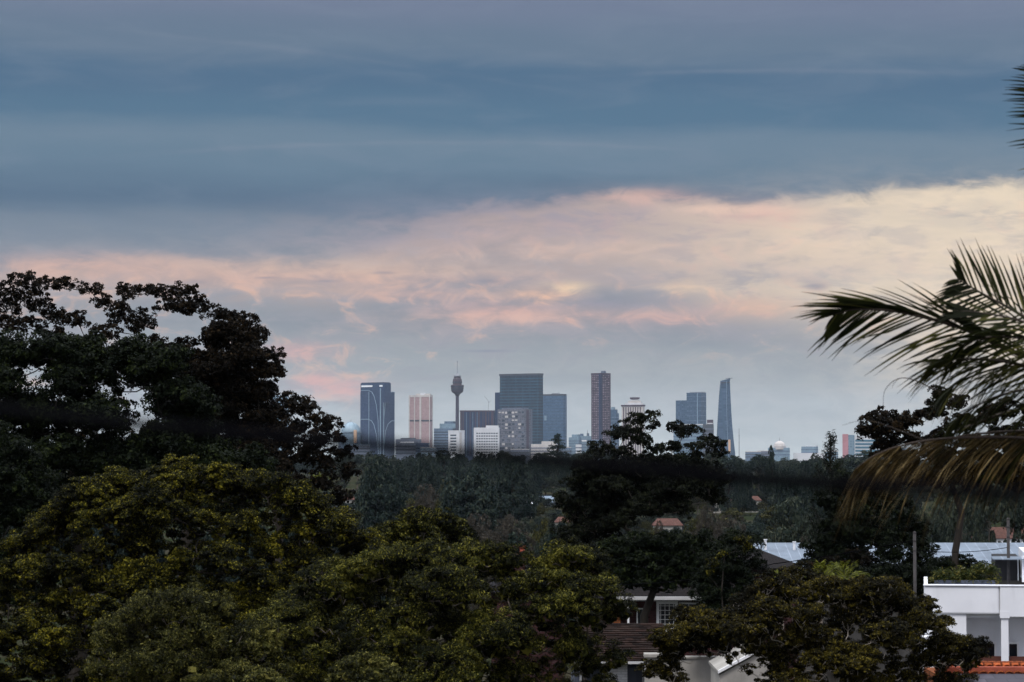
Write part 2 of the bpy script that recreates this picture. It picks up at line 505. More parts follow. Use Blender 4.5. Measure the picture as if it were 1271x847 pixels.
navy = (0.008, 0.024, 0.070)
M = {}
M['navy'] = facade_mat('navy_curtain_wall', (0.020, 0.048, 0.105), navy, 6.0, 4.0, 0.3, 0.35, 0.3)
M['navyflat'] = mat('navy_glass_panels', (0.008, 0.022, 0.062), 0.4, 0.25, 0.03, spec=0.1)
M['teal'] = facade_mat('teal_curtain_wall', (0.006, 0.022, 0.044), (0.001, 0.006, 0.018), 5.0, 9.0, 0.35, 0.3, 0.3)
M['slabteal'] = mat('pale_teal_floor_slab', (0.028, 0.080, 0.115), 0.6, 0.35, 0.02, spec=0.1)
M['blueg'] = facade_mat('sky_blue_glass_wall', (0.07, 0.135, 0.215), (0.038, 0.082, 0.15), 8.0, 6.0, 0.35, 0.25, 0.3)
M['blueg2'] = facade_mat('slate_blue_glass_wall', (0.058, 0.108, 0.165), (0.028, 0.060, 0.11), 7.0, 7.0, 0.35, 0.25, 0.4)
M['pinkst'] = facade_mat('pink_stone_facade', (0.42, 0.30, 0.28), (0.28, 0.18, 0.19), 6.0, 5.0, 0.5, 0.7, 0.3)
M['palest'] = mat('pale_cream_stone', (0.50, 0.47, 0.44), 0.8, 0.1, 0.05)
M['whitec'] = mat('white_concrete', (0.60, 0.61, 0.62), 0.8, 0.08, 0.05)
M['signw'] = mat('white_sign_panel', (0.85, 0.87, 0.88), 0.5, 0.03, 0.1)
M['linew'] = mat('pale_steel_rib', (0.20, 0.29, 0.36), 0.5, 0.1, 0.1)
M['brown'] = facade_mat('brown_brick_apartments', (0.028, 0.014, 0.022), (0.13, 0.09, 0.11), 9.0, 6.0, 0.55, 0.6, 1.0)
M['maroon'] = mat('maroon_cladding', (0.05, 0.024, 0.036), 0.6, 0.2, 0.05)
M['mottle'] = facade_mat('mottled_balcony_facade', (0.13, 0.135, 0.16), (0.012, 0.02, 0.035), 7.5, 7.0, 0.5, 0.6, 1.0)
M['grey'] = facade_mat('grey_office_facade', (0.13, 0.15, 0.19), (0.04, 0.055, 0.09), 8.0, 6.0, 0.55, 0.6, 0.6)
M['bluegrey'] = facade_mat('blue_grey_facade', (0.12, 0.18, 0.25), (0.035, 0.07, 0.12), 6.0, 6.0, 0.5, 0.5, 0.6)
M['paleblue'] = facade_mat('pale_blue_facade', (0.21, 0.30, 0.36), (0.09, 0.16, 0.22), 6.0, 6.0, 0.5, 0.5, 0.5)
M['darkgl'] = glass_mat('dark_window_glass', (0.02, 0.03, 0.045), 0.2, 0.6)
M['dkgrey'] = mat('dark_grey_cladding', (0.05, 0.055, 0.065), 0.7, 0.2, 0.05)
M['towerm'] = mat('dusky_tower_shaft', (0.035, 0.028, 0.045), 0.7, 0.15, 0.05)
M['turretm'] = mat('bronze_turret', (0.04, 0.022, 0.028), 0.5, 0.2, 0.1)
M['gold'] = mat('gold_panel', (0.65, 0.42, 0.25), 0.4, 0.1, 0.1)  # plain gold base colour for a facade panel and a strip
M['steel'] = mat('grey_steel', (0.25, 0.26, 0.28), 0.5, 0.1, 0.5)

# dark glass tower with white curved lines
b = Bld('glass_tower', 'dark navy glass tower traced with white curving lines and a white sign band', 446, 489, 486.5, M['navy'], xs=474.5, a=38)
b2 = MB().box(b.lx(446), b.lx(474.5) + 8, 0.9, b.R * 0.55, b.lz(500), b.lz(475.5)).build('upper_block', M['navy'], b.root)
def front(px, py, off=1.3): return Vector((b.lx(px), -off, b.lz(py)))
def side(px, py, off=1.3): return Vector((off, (px - b.xs) * b.mpp / math.sin(b.a), b.lz(py)))
for py0 in (484.5, 520.5):
    H0 = 565
    cpts = [(447, py0), (457, py0), (461, py0 + 2), (464, py0 + 7), (467, py0 + 18), (469.5, py0 + 38), (470, 565)]
    MB().tube([front(*p) for p in cpts], 1.2, 5).build('curved_rib', M['linew'], b.root)
    cp2 = [(488.6, py0 + 2), (485, py0 + 2), (481, py0 + 6), (478, py0 + 15), (476, py0 + 36), (475.5, 565)]
    MB().tube([side(*p) for p in cp2], 1.2, 5).build('curved_rib', M['linew'], b.root)
for px in (457.5, 472.5):
    MB().tube([front(px, 482 if px > 470 else 486), front(px, 566)], 1.4 if px < 470 else 2.4, 5).build('vertical_rib', M['linew'], b.root)
MB().tube([side(475.8, 489), side(475.8, 566)], 2.0, 5).build('vertical_rib', M['linew'], b.root)
MB().box(b.lx(447.2), b.lx(461.5), -0.4, 1.5, b.lz(480.3), b.lz(478.2)).build('sign_band', M['signw'], b.root)
MB().box(b.lx(470.8), b.lx(474.6), -0.4, 1.5, b.lz(480.3), b.lz(478.2)).build('sign_band', M['signw'], b.root)
b.top(446.5, 476, 474.6, 475.5, M['dkgrey'], y1=b.R * 0.5)
for i in range(9): MB().box(b.lx(446.3), b.lx(474.4), 0.2, 1.4, b.lz(492.6 + i * 8), b.lz(492 + i * 8)).build('floor_line', M['bluegrey'], b.root)

# domed glass building
b = Bld('domed_building', 'round pale blue glass dome left of the dark navy glass tower', 420, 447, 546, M['bluegrey'], a=6, cat='building')
r = 12.5 * b.mpp; cx_, cy_ = b.lx(433.8), b.R / 2 + 12
zc = b.lz(538)
MB().lathe([(r, b.lz(552)), (r, zc)], 28, (cx_, cy_)).build('drum', M['paleblue'], b.root)
MB().lathe([(r * 1.02 * math.cos(t), zc + r * 1.12 * math.sin(t)) for t in np.linspace(0, 1.5, 10)], 28, (cx_, cy_)).build('dome', mat('pale_dome_glass', (0.26, 0.36, 0.42), 0.35, 0.12, 0.05), b.root, smooth=True)
MB().box(b.lx(439.5), b.lx(443), cy_ - r - 1.5, cy_ - r + 9, b.lz(550), b.lz(534)).build('gold_facade_panel', M['gold'], b.root)
MB().tube([(cx_, cy_, zc + r), (cx_, cy_, zc + r * 1.35)], 0.9, 5).build('finial', M['steel'], b.root)
for k in range(3): MB().tube([(cx_ + r * 1.03 * math.sin(q), cy_ - r * 1.03 * math.cos(q) * math.cos(e), zc + r * 1.14 * math.sin(e)) for e in np.linspace(0, 1.4, 8) for q in ((-0.7 + 0.7 * k) * math.cos(e),)], 0.8, 4).build('dome_rib', M['linew'], b.root)

b = Bld('apartment_block', 'small far grey building with twin masts seen behind the edge of the tallest left tree', 336, 357, 491, M['paleblue'], xs=351, a=25)
b.top(338, 350, 488.5, 491, M['whitec'])
b.fin(340, 0.7, 472, 492, M['steel'], 'mast', 0.3, 2)
b.fin(352.5, 1.6, 485, 560, M['dkgrey'], 'stair_core', 1.5, 4)
b.bands(495, 520, 6, 0.4, M['darkgl'])
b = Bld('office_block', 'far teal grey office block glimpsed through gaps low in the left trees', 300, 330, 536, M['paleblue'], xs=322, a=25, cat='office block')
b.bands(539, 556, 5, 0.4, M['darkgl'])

# pink stone tower
b = Bld('stone_tower', 'pink stone tower with cream pilasters and one dark band round its middle', 507, 536.5, 491.5, M['pinkst'], xs=534, a=30)
for px, w in ((507.6, 1.5), (514.2, 1.2), (521.6, 2.6), (533.4, 1.2)): b.fin(px, w, 491, 567, M['palest'])
b.sidefin(0.95, 5, 491, 567, M['palest'])
b.band(521.3, 523.2, M['dkgrey'], 'plant_level_band', 0.9)
b.band(490.5, 493, M['palest'], 'parapet', 0.9)
b.top(515, 533, 488.8, 491, M['palest'], 'roof_plant'); b.top(521, 526, 487.8, 491, M['whitec'], 'roof_plant', 3)
b = Bld('podium_block', 'low grey podium building with a pale roof between the dark tower and the pink tower', 491, 522, 545.5, M['grey'], a=4, cat='building')
b.top(497, 515, 543.8, 546, M['dkgrey']); b.win(497, 514, 548.5, 550, M['whitec'], 'pale_canopy', 3)
b.bands(552, 565, 3, 0.4, M['darkgl'])
b = Bld('podium_block', 'low dark blue block at the foot of the pink tower', 516, 532, 550, M['navyflat'], a=4, d=8950, cat='building')
b.bands(553, 568, 4, 0.35, M['bluegrey'])
b = Bld('podium_block', 'long low purple grey building under the dome and the dark glass tower', 434, 458, 552.5, M['grey'], a=4, d=8900, cat='building')
b.band(552, 553.2, M['linew'], 'parapet', 0.6); b.bands(555, 567, 3, 0.4, M['darkgl'])

# observation tower
X = (567.6 - CX) * DC / F; g = G(X, DC)
t = empty('observation_tower', (X, DC, g), 'slender observation tower with a wide turret and a needle spire', 'tower')
zz = lambda py: Z(py) - g; q = DC / F
MB().lathe([(2.5 * q, 0), (2.2 * q, zz(530)), (2.05 * q, zz(500)), (2.0 * q, zz(489))], 16).build('shaft', M['towerm'], t, True)
MB().lathe([(2.2 * q, zz(492)), (3.2 * q, zz(489.6)), (7.0 * q, zz(486.8)), (7.4 * q, zz(485.5)), (8.1 * q, zz(479.3)), (8.0 * q, zz(478.2)), (6.2 * q, zz(477.8))], 20).build('turret', M['turretm'], t)
MB().lathe([(5.6 * q, zz(478)), (5.8 * q, zz(473.5)), (5.4 * q, zz(471)), (4.3 * q, zz(469.5)), (4.3 * q, zz(468))], 20).build('upper_turret', M['turretm'], t)
MB().lathe([(4.0 * q, zz(468)), (4.8 * q, zz(467.6)), (4.8 * q, zz(466.3)), (2.2 * q, zz(465.8)), (1.2 * q, zz(463.5))], 20).build('crown_ring', M['steel'], t)
MB().lathe([(0.55 * q, zz(464)), (0.4 * q, zz(456)), (0.25 * q, zz(450))], 8).build('spire', M['steel'], t)
MB().lathe([(0.2 * q, zz(451)), (0.7 * q, zz(450)), (0.6 * q, zz(448.6)), (0.1 * q, zz(447.6))], 8).build('beacon', M['steel'], t)
for py in (484.4, 482.3, 480.3): MB().lathe([(7.62 * q + (485.5 - py) * 0.3, zz(py + .4)), (7.75 * q + (485.5 - py) * 0.3, zz(py - .4))], 20).build('window_ring', M['darkgl'], t)
MB().lathe([(6.0 * q, zz(475.4)), (6.0 * q, zz(474.2))], 20).build('window_ring', M['darkgl'], t)

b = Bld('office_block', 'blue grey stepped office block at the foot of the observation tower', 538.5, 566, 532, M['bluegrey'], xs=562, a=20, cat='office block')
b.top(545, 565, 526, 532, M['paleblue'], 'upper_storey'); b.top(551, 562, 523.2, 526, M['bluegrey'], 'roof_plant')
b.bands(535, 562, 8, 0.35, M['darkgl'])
b = Bld('white_building', 'small bright white block with dark window rows just below the observation tower', 556, 576.5, 535, M['whitec'], xs=570, a=48, d=8800, cat='building')
for j in range(6): b.win(558.8, 566.3, 539.6 + j * 3.7, 541.4 + j * 3.7, M['darkgl'])
b.band(534.4, 535.6, M['whitec'], 'parapet', 0.5)
b.sidefin(0.25, 8, 537, 562, M['palest'])

b = Bld('brown_tower', 'broad dark blue block with vertical brown stripes beside the large dark tower', 571, 613, 510, M['navyflat'], a=6)
for i, px in enumerate((572.4, 575.0, 583.5, 590.0, 594.5, 599.5, 603.0, 606.5, 611)): b.fin(px, (2.6, 1.4, 1.0, .9, 2.2, 1.0, 2.4, 1.0, 3.0)[i], 510.4, 566, M['maroon'])
for px in (579, 586.8, 592.3): b.fin(px, 0.8, 512, 566, M['bluegrey'], 'glass_strip', 0.7)
b.band(509.6, 511.3, M['maroon'], 'parapet', 1.4)
t = empty('tower_crane', (b.root.location.x - 16 * b.mpp + 26, DC + 60, G(0, DC)), 'thin tower crane with a raised jib above the brown striped block', 'crane')
MB().tube([(0, 0, 0), (0, 0, Z(498) - 4)], 0.9, 4).build('mast', M['steel'], t)
MB().tube([(3, 0, Z(499.5) - 4), (-15, 0, Z(491) - 4)], 0.7, 4).build('jib', M['steel'], t)
MB().tube([(0, 0, Z(498) - 4), (9, 0, Z(497) - 4)], 0.8, 4).build('counter_jib', M['steel'], t)

b = Bld('white_building', 'white office block with a regular grid of small dark windows', 588, 619, 531, M['whitec'], a=5, d=8700, cat='office block')
b.top(603, 618, 528.4, 531, M['whitec'], 'upper_storey', 2)
for j in range(9):
    for i in range(9):
        b.win(591.2 + i * 3.05, 593.3 + i * 3.05, 537.4 + j * 3.35, 538.9 + j * 3.35, M['darkgl'])

b = Bld('dark_tower', 'widest and darkest teal glass tower with fine floor lines and a lower left shoulder', 620.3, 674, 466, M['teal'], xs=669, a=32)
b.bands(468, 560, 25, 0.34, M['slabteal'], 'floor_slab', 0.6)
MB().box(b.lx(619.6), 1.5, -1.5, b.R + 1.5, b.lz(466.2), b.lz(463.6)).build('roof_cap', M['dkgrey'], b.root)
MB().box(b.lx(613), b.lx(620.3) - 0.7, 6, b.R, 0, b.lz(486.6)).build('shoulder_block', M['navyflat'], b.root)
for px in (622, 631, 640, 649, 658, 667): b.fin(px, 0.35, 467, 562, M['slabteal'], 'mullion', 0.9)

b = Bld('apartment_tower', 'mottled grey brown apartment tower standing before the dark teal tower', 617.5, 661, 508, M['mottle'], xs=652, a=32, d=8850)
for j in range(11):
    for i in range(8):
        if random.random() < 0.86:
            w = random.uniform(2.0, 3.6)
            x = 619 + i * 4.1 + random.uniform(-0.4, 0.4)
            b.win(x, min(x + w, 651.4), 511 + j * 4.9, 512.6 + j * 4.9 + random.uniform(0, 1.2), (M['palest'], M['grey'], M['darkgl'], M['dkgrey'])[random.randrange(4)], 'balcony', random.uniform(0.8, 2.2))
b.sidefin(0.3, 14, 509, 566, M['maroon']); b.sidefin(0.85, 6, 509, 566, M['grey'])
b.top(622, 648, 506.2, 508, M['grey'])

b = Bld('blue_tower', 'sky blue glass tower to the right of the widest dark tower', 673, 703, 490, M['blueg'], xs=699, a=30, d=9300)
b.band(489.3, 491.4, M['dkgrey'], 'parapet', 0.9)
b.top(684, 692, 488, 490, M['steel']); b.sidefin(0.9, 8, 491, 566, M['bluegrey'])
b.bands(494, 548, 14, 0.2, M['blueg2'], 'floor_line', 0.4)
b.win(675.8, 678.5, 516, 522, M['linew'], 'bright_panel', 0.6)
b = Bld('cream_building', 'low cream building partly hidden by the pointed conifer', 659, 691, 551.5, M['palest'], a=5, d=8600, cat='building')
b.top(672, 690, 548, 551.5, M['palest'], 'upper_storey'); b.bands(554.5, 566, 3, 0.35, M['grey'])

# low pale buildings between blue tower and the brown tower
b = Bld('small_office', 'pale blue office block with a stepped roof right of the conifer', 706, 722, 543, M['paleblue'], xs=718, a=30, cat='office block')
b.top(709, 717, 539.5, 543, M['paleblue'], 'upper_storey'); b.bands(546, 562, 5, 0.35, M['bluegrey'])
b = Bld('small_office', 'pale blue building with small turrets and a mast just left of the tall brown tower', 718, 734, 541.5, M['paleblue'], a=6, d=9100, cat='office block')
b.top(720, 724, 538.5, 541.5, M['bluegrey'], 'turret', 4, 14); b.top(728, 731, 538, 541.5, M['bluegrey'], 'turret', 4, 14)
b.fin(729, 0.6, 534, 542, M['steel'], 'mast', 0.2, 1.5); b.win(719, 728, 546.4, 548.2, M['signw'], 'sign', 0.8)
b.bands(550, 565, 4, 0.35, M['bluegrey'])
b = Bld('small_office', 'narrow bright white building among the pale blue blocks beside the brown tower', 714.5, 721, 552, M['whitec'], a=6, d=8800, cat='building')
b.bands(554, 566, 3, 0.35, M['grey'])
b = Bld('small_office', 'grey green lower block at the foot of the tall brown tower', 731, 747, 546, M['bluegrey'], a=6, d=8900, cat='building')
b.bands(549, 566, 5, 0.35, M['dkgrey'])

b = Bld('brown_tower', 'tall narrow brown apartment tower with a dark slot down its middle', 734.3, 758, 463.8, M['brown'], xs=746, a=44)
b.fin(744.4, 3.0, 463.9, 566, M['navyflat'], 'dark_slot', 1.0); b.sidefin(0.06, 4, 463.9, 566, M['navyflat'], 'dark_slot', 1.0)
b.fin(735.0, 1.3, 463.9, 566, M['maroon'], 'pilaster', 1.2); b.sidefin(0.96, 5, 463.9, 566, M['maroon'])
b.band(463.2, 465.4, M['maroon'], 'parapet', 1.0)
MB().box(-4, 9, 4, 16, b.lz(463.5), b.lz(460.6)).build('lift_motor_room', M['grey'], b.root)
b = Bld('blue_building', 'pale blue rounded top building half hidden behind the tall brown tower', 755, 768.5, 513, M['blueg2'], xs=765, a=35, d=9400)
b.top(757, 764, 508.5, 513, M['blueg2'], 'upper_storey'); b.top(758, 761, 505.5, 508.5, M['paleblue'], 'roof_plant')
b.bands(516, 556, 9, 0.3, M['bluegrey'], 'floor_line')

b = Bld('white_hotel', 'white tower with tall dark window strips and a tiered crown above the gum tree', 772, 800.5, 503, M['palest'], xs=798, a=25)
b.band(502.7, 504.6, M['maroon'], 'cornice', 1.6)
for px in np.arange(774.5, 797, 2.9): b.fin(px, 1.3, 505.5, 566, M['maroon'], 'window_strip', 0.6)
b.top(776, 797, 500.2, 503, M['whitec'], 'upper_storey', 3); b.top(779, 794, 497.6, 500.2, M['palest'], 'upper_storey', 6)
b.top(782.5, 791, 495.4, 497.6, M['whitec'], 'upper_storey', 9); b.top(781.2, 792.4, 493.3, 495.6, M['maroon'], 'crown_band', 7)

b = Bld('blue_tower', 'twin blue glass towers joined side by side with a lower left half', 839.5, 877.5, 487.6, None, xs=870, a=30, d=9300)
MB().box(b.lx(852.8), 0, 0, b.R, 0, b.H).build('tall_block', M['blueg2'], b.root)
MB().box(b.lx(839.5), b.lx(852.8) - 0.3, 2, b.R * 0.8, 0, b.lz(497)).build('low_block', M['blueg2'], b.root)
for i in range(12): MB().box(b.lx(853), 0.5, -0.5, b.R, b.lz(492.6 + i * 6), b.lz(492 + i * 6)).build('floor_line', M['bluegrey'], b.root)
b.fin(865.8, 1.0, 488, 566, M['linew'], 'vertical_rib', 0.8); b.top(856, 870, 486.6, 487.6, M['steel'])
b = Bld('red_grey_building', 'small dark building with a raised box between the twin blue and tapered towers', 871, 885, 527, M['dkgrey'], a=8, cat='building')
b.top(877.5, 884.6, 521.2, 527, M['maroon'], 'upper_storey', 3); b.band(524.6, 526, M['whitec'], 'pale_stripe', 0.6) if False else b.win(878, 884.5, 525.2, 526.6, M['whitec'], 'pale_stripe', 0.9)
b.bands(530, 562, 6, 0.3, M['grey'])
b = Bld('low_white_building', 'low bright white roofed building behind the right half of the gum tree', 836, 872, 527.5, M['paleblue'], a=5, d=9000, cat='building')
b.band(526.6, 528, M['whitec'], 'parapet', 0.8); b.bands(531, 562, 7, 0.35, M['bluegrey'])

# tapered tower
X = (900.5 - CX) * DC / F; g = G(X, DC)
t = empty('tapered_tower', (X, DC, g), 'tall blue tower that narrows towards a slanted top with a crane beam', 'tower')
zz = lambda py: Z(py) - g
secs = [(560, 889.6, 911.8), (545, 890.2, 910.2), (530, 890.9, 908.8), (515, 891.7, 907.8), (500, 892.5, 907.0), (488, 893.3, 906.5), (480, 894.0, 906.2), (473.5, 894.6, 906.0)]
vs = []; fs = []
secs = [(575, 889, 913)] + secs
for py, xa, xb in secs:
    xa = (xa - 900.5) * q; xb = (xb - 900.5) * q; w = xb - xa; dd = w * 0.85
    xm = xa + w * 0.62
    for (x, y) in ((xa, dd * 0.15), (xm, -dd * 0.35), (xb, -dd * 0.1), (xb, dd * 0.75), (xa, dd * 0.75)):
        vs.append((x, y, zz(py)))
n = len(secs)
for x, y in ((xa, dd * .15), (xm, -dd * .35), (xb, -dd * .1), (xb, dd * .75), (xa, dd * .75)):
    vs.append((x, y, zz(473.0 - 3.0 * (x - xa) / w)))
for i in range(n):
    for k in range(5): fs.append((i * 5 + k, i * 5 + (k + 1) % 5, (i + 1) * 5 + (k + 1) % 5, (i + 1) * 5 + k))
fs.append((4, 3, 2, 1, 0)); fs.append(tuple(range(n * 5, n * 5 + 5)))
mb = MB(); mb.add(vs, fs); mb.build('shaft', M['blueg2'], t)
MB().tube([((901 - 900.5) * q, 8, zz(469.9)), ((909.5 - 900.5) * q, 8, zz(469.6))], 1.1, 4).build('crane_beam', M['dkgrey'], t)
MB().box((904.6 - 900.5) * q, (906.6 - 900.5) * q, 4, 12, zz(472), zz(469.8)).build('roof_plant', M['dkgrey'], t)
cv_ = [(x + (0.62 if False else 0), py) for x, py in ()]
MB().tube([((xa_ + (xb_ - xa_) * 0.62 - 900.5) * q, -(xb_ - xa_) * q * 0.85 * 0.35 - 0.6, zz(py)) for py, xa_, xb_ in secs], 0.8, 4).build('corner_rib', M['linew'], t)
MB().box((894.8 - 900.5) * q, (905.8 - 900.5) * q, -8.5, 10, zz(475.6), zz(474.4)).build('crown_band', M['dkgrey'], t)
for pyl, xa_, xb_ in ((520, 890.2, 909.2), (540, 889.2, 910.8)):
    pass
MB().box((903.2 - 900.5) * q, (905.8 - 900.5) * q, -24, -18, zz(562), zz(546)).build('gold_strip', M['gold'], t)
t = empty('radio_mast', ((917.2 - CX) * q, DC, G(0, DC)), 'very thin mast standing alone right of the tapered tower', 'mast')
MB().tube([(0, 0, 0), (0, 0, Z(545) - 4), (0, 0, Z(531.5) - 4)], [1.6, 1.2, 0.8], 5).build('pole', M['steel'], t)
for py in (541, 549): MB().box(-2.2, 2.2, -1, 1, Z(py) - 4, Z(py) - 2.5).build('antenna', M['steel'], t)

# far right low buildings
b = Bld('domed_hall', 'pale domed hall with a pointed finial on the right horizon', 953, 980, 556, M['paleblue'], a=6, cat='building')
cx_, cy_ = b.lx(967.5), b.R / 2; r = 7.2 * b.mpp
MB().lathe([(r * 1.1, b.lz(558)), (r * 1.1, b.lz(553.6)), (r, b.lz(553.4)), (r * .92, b.lz(551.2)), (r * .7, b.lz(549.3)), (r * .35, b.lz(547.9)), (r * .1, b.lz(547.4))], 24, (cx_, cy_)).build('dome', M['palest'], b.root, False)
MB().tube([(cx_, cy_, b.lz(548)), (cx_, cy_, b.lz(543))], [1.8, 0.5], 6).build('finial', M['steel'], b.root)
b.bands(558, 567, 2, 0.35, M['bluegrey'])
b = Bld('pale_block', 'pale flat topped block between the domed hall and the tall thin conifer', 995, 1016.5, 554.5, M['paleblue'], xs=1012, a=20, cat='building')
b.top(1000, 1012, 553.2, 554.5, M['whitec']); b.top(986, 1022, 562.5, 575, M['whitec'], 'low_wing', -6, 6); b.bands(556.5, 567, 3, 0.35, M['bluegrey'])
b = Bld('hospital_block', 'white striped building with a pink end wall and blue window rows near the palm', 1048, 1094, 541, M['whitec'], xs=1092, a=10, d=6000, cat='building')
MB().box(b.lx(1048) - 3, b.lx(1053.5), -2.2, 10, 0, b.lz(539)).build('pink_end_wall', mat('pink_render', (0.45, 0.22, 0.24), 0.8, 0.1, 0.05), b.root)
MB().box(b.lx(1053.6), b.lx(1061), -1.8, 10, 0, b.lz(540)).build('pale_core', M['paleblue'], b.root)
for j in range(6): MB().box(b.lx(1062), 0.6, -0.9, 8, b.lz(548.3 + j * 4.2), b.lz(546 + j * 4.2)).build('window_band', mat('teal_window_band', (0.06, 0.16, 0.22), 0.3, 0.1, 0.1) if j == 0 else bpy.data.materials['teal_window_band'], b.root)

# low buildings scattered along the city's foot
rs = random.Random(3)
for i, (x0, x1, yt) in enumerate([(522, 540, 556), (634, 656, 558), (925, 944, 561), (1024, 1040, 560.5), (940, 955, 560), (688, 708, 555.5), (1096, 1130, 556)]):
    labs = ['low blue grey block between the pink tower and the white block', 'low grey block under the mottled apartment tower', 'low grey roofline just right of the thin mast',
            'low pale building beside the tall thin conifer', 'lowest pale wing left of the domed hall', 'low grey block right under the sky blue tower', 'low block right of the pink ended building behind the palm']
    b = Bld('low_block', labs[i], x0, x1, yt, (M['paleblue'], M['grey'], M['bluegrey'])[i % 3], a=6, d=8500 + 60 * i, cat='building')
    b.band(yt - 0.5, yt + 0.4, M['palest'], 'parapet', 0.5); b.bands(yt + 2, 569, 2, 0.35, M['dkgrey'])

# ------------------------------------------------------------------ trees
def unit(v): return v / np.maximum(np.linalg.norm(v, axis=-1, keepdims=True), 1e-9)

def leaf_quads(C, Nrm, L, W, rng, droop=0.0, jitter=0.5):
    """one pointed leaf (a 4 sided kite) for each centre"""
    n = len(C)
    r = unit(rng.normal(size=(n, 3)))
    if droop: r = unit(r * (1 - droop) + np.array([0, 0, -1.0]) * droop)
    N = unit(Nrm)
    t = unit(r - N * np.sum(r * N, 1, keepdims=True))
    b = np.cross(N, t)
    l = L * (1 + rng.uniform(-jitter, jitter, (n, 1))) * 0.5
    w = W * (1 + rng.uniform(-jitter, jitter, (n, 1))) * 0.5
    return np.stack([C - t * l, C + b * w - t * l * 0.15, C + t * l, C - b * w - t * l * 0.15], 1)

def clusters_for(lobes, rs, rng, k=1.0, fill=0.25, zmin=-0.55):
    """lobes: list of (centre, (rx, ry, rz)); returns clump centres, outward directions, lobe index"""
    cc = []; od = []; li = []
    for i, (c, r) in enumerate(lobes):
        r = np.array(r)
        area = 4 * math.pi * (np.prod(r) ** (1 / 3)) ** 2
        n = max(3, int(k * area / (math.pi * rs * rs)))
        d = unit(rng.normal(size=(n * 3, 3)))
        d = d[d[:, 2] > zmin][:n]
        u = rng.uniform(0.62, 1.18, (len(d), 1))
        cc.append(np.array(c) + d * r * u); od.append(d); li += [i] * len(d)
        m = int(n * fill)
        if m:
            d2 = unit(rng.normal(size=(m, 3)))
            cc.append(np.array(c) + d2 * r * rng.uniform(0.1, 0.7, (m, 1))); od.append(d2); li += [i] * m
    return np.concatenate(cc), np.concatenate(od), np.array(li)

def foliage(cc, od, rs, lpc, L, W, rng, dome=0.5, droop=0.0, flat=0.75):
    n = len(cc)
    cr = rs * rng.uniform(0.6, 1.35, (n, 1))
    C = np.repeat(cc, lpc, 0); O = np.repeat(od, lpc, 0); R = np.repeat(cr, lpc, 0)
    d = unit(unit(rng.normal(size=(n * lpc, 3))) + O * 0.45 + np.array([0, 0, dome]))
    u = rng.uniform(0.35, 1.0, (n * lpc, 1)) ** 0.6
    pos = C + d * R * u * np.array([1, 1, flat])
    nr = unit(d * 0.9 + rng.normal(size=d.shape) * 0.5)
    return leaf_quads(pos, nr, L, W, rng, droop)

def limbs(base, top, lobes, cc, li, r0, rng, twigs=5, wob=0.12, seg=6):
    """trunk, then each lobe reached from the nearest limb already grown, then twigs to its clumps"""
    mb = MB()
    base = np.array(base, float); top = np.array(top, float)
    H = np.linalg.norm(top - base)
    nodes = []                                   # (pos, radius)
    K = 8
    path = []
    for k in range(K + 1):
        t = k / K
        p = base + (top - base) * t + np.array([rng.normal(), rng.normal(), 0]) * wob * H * 0.12 * (t > 0)
        path.append(p); nodes.append((p, r0 * (1 - 0.55 * t)) if t > 0.35 else (p, r0))
    mb.tube(path, [r0 * (1.35 if k == 0 else 1 - 0.55 * k / K) for k in range(K + 1)], 8)
    cand = nodes[3:]
    order = sorted(range(len(lobes)), key=lambda i: np.linalg.norm(np.array(lobes[i][0]) - top))
    for i in order:
        c = np.array(lobes[i][0]); 
        tgt = c - np.array([0, 0, lobes[i][1][2] * 0.25])
        best = min(cand, key=lambda nd: np.linalg.norm(nd[0] - tgt) + max(0, nd[0][2] - tgt[2]) * 2.0)
        a, ra = best
        Ld = np.linalg.norm(tgt - a)
        r1 = min(ra * 0.72, r0 * 0.5)
        r2 = max(r1 * 0.35, r0 * 0.06)
        pts = []
        for k in range(6):
            t = k / 5
            p = a + (tgt - a) * t + np.array([0, 0, 1.0]) * math.sin(math.pi * t) * Ld * -0.08
            if 0 < k < 5: p = p + rng.normal(size=3) * Ld * 0.06
            pts.append(p); rr = r1 + (r2 - r1) * t
            if k >= 2: cand.append((p, rr))
        mb.tube(pts, [r1 + (r2 - r1) * k / 5 for k in range(6)], seg)
        idx = np.where(li == i)[0]
        if len(idx) and twigs:
            for j in rng.choice(idx, min(twigs, len(idx)), replace=False):
                e = cc[j]; s_ = pts[-1] if rng.random() < 0.6 else pts[-2]
                mid = (s_ + e) / 2 + rng.normal(size=3) * np.linalg.norm(e - s_) * 0.12
                mb.tube([s_, mid, e], [r2 * 0.8, r2 * 0.55, r2 * 0.25], 4)
    return mb

def core_leaves(lobes, L, rng, dens=1.0):
    C = []; N = []
    for c, r in lobes:
        r = np.array(r); n = int(dens * 26 * (np.prod(r) ** (1 / 3)) ** 2 / (L * L) * 0.5)
        d = unit(rng.normal(size=(n, 3)))
        C.append(np.array(c) + d * r * rng.uniform(0.1, 0.6, (n, 1))); N.append(d + rng.normal(size=(n, 3)) * 0.4)
    return leaf_quads(np.concatenate(C), np.concatenate(N), L * 1.25, L, rng)

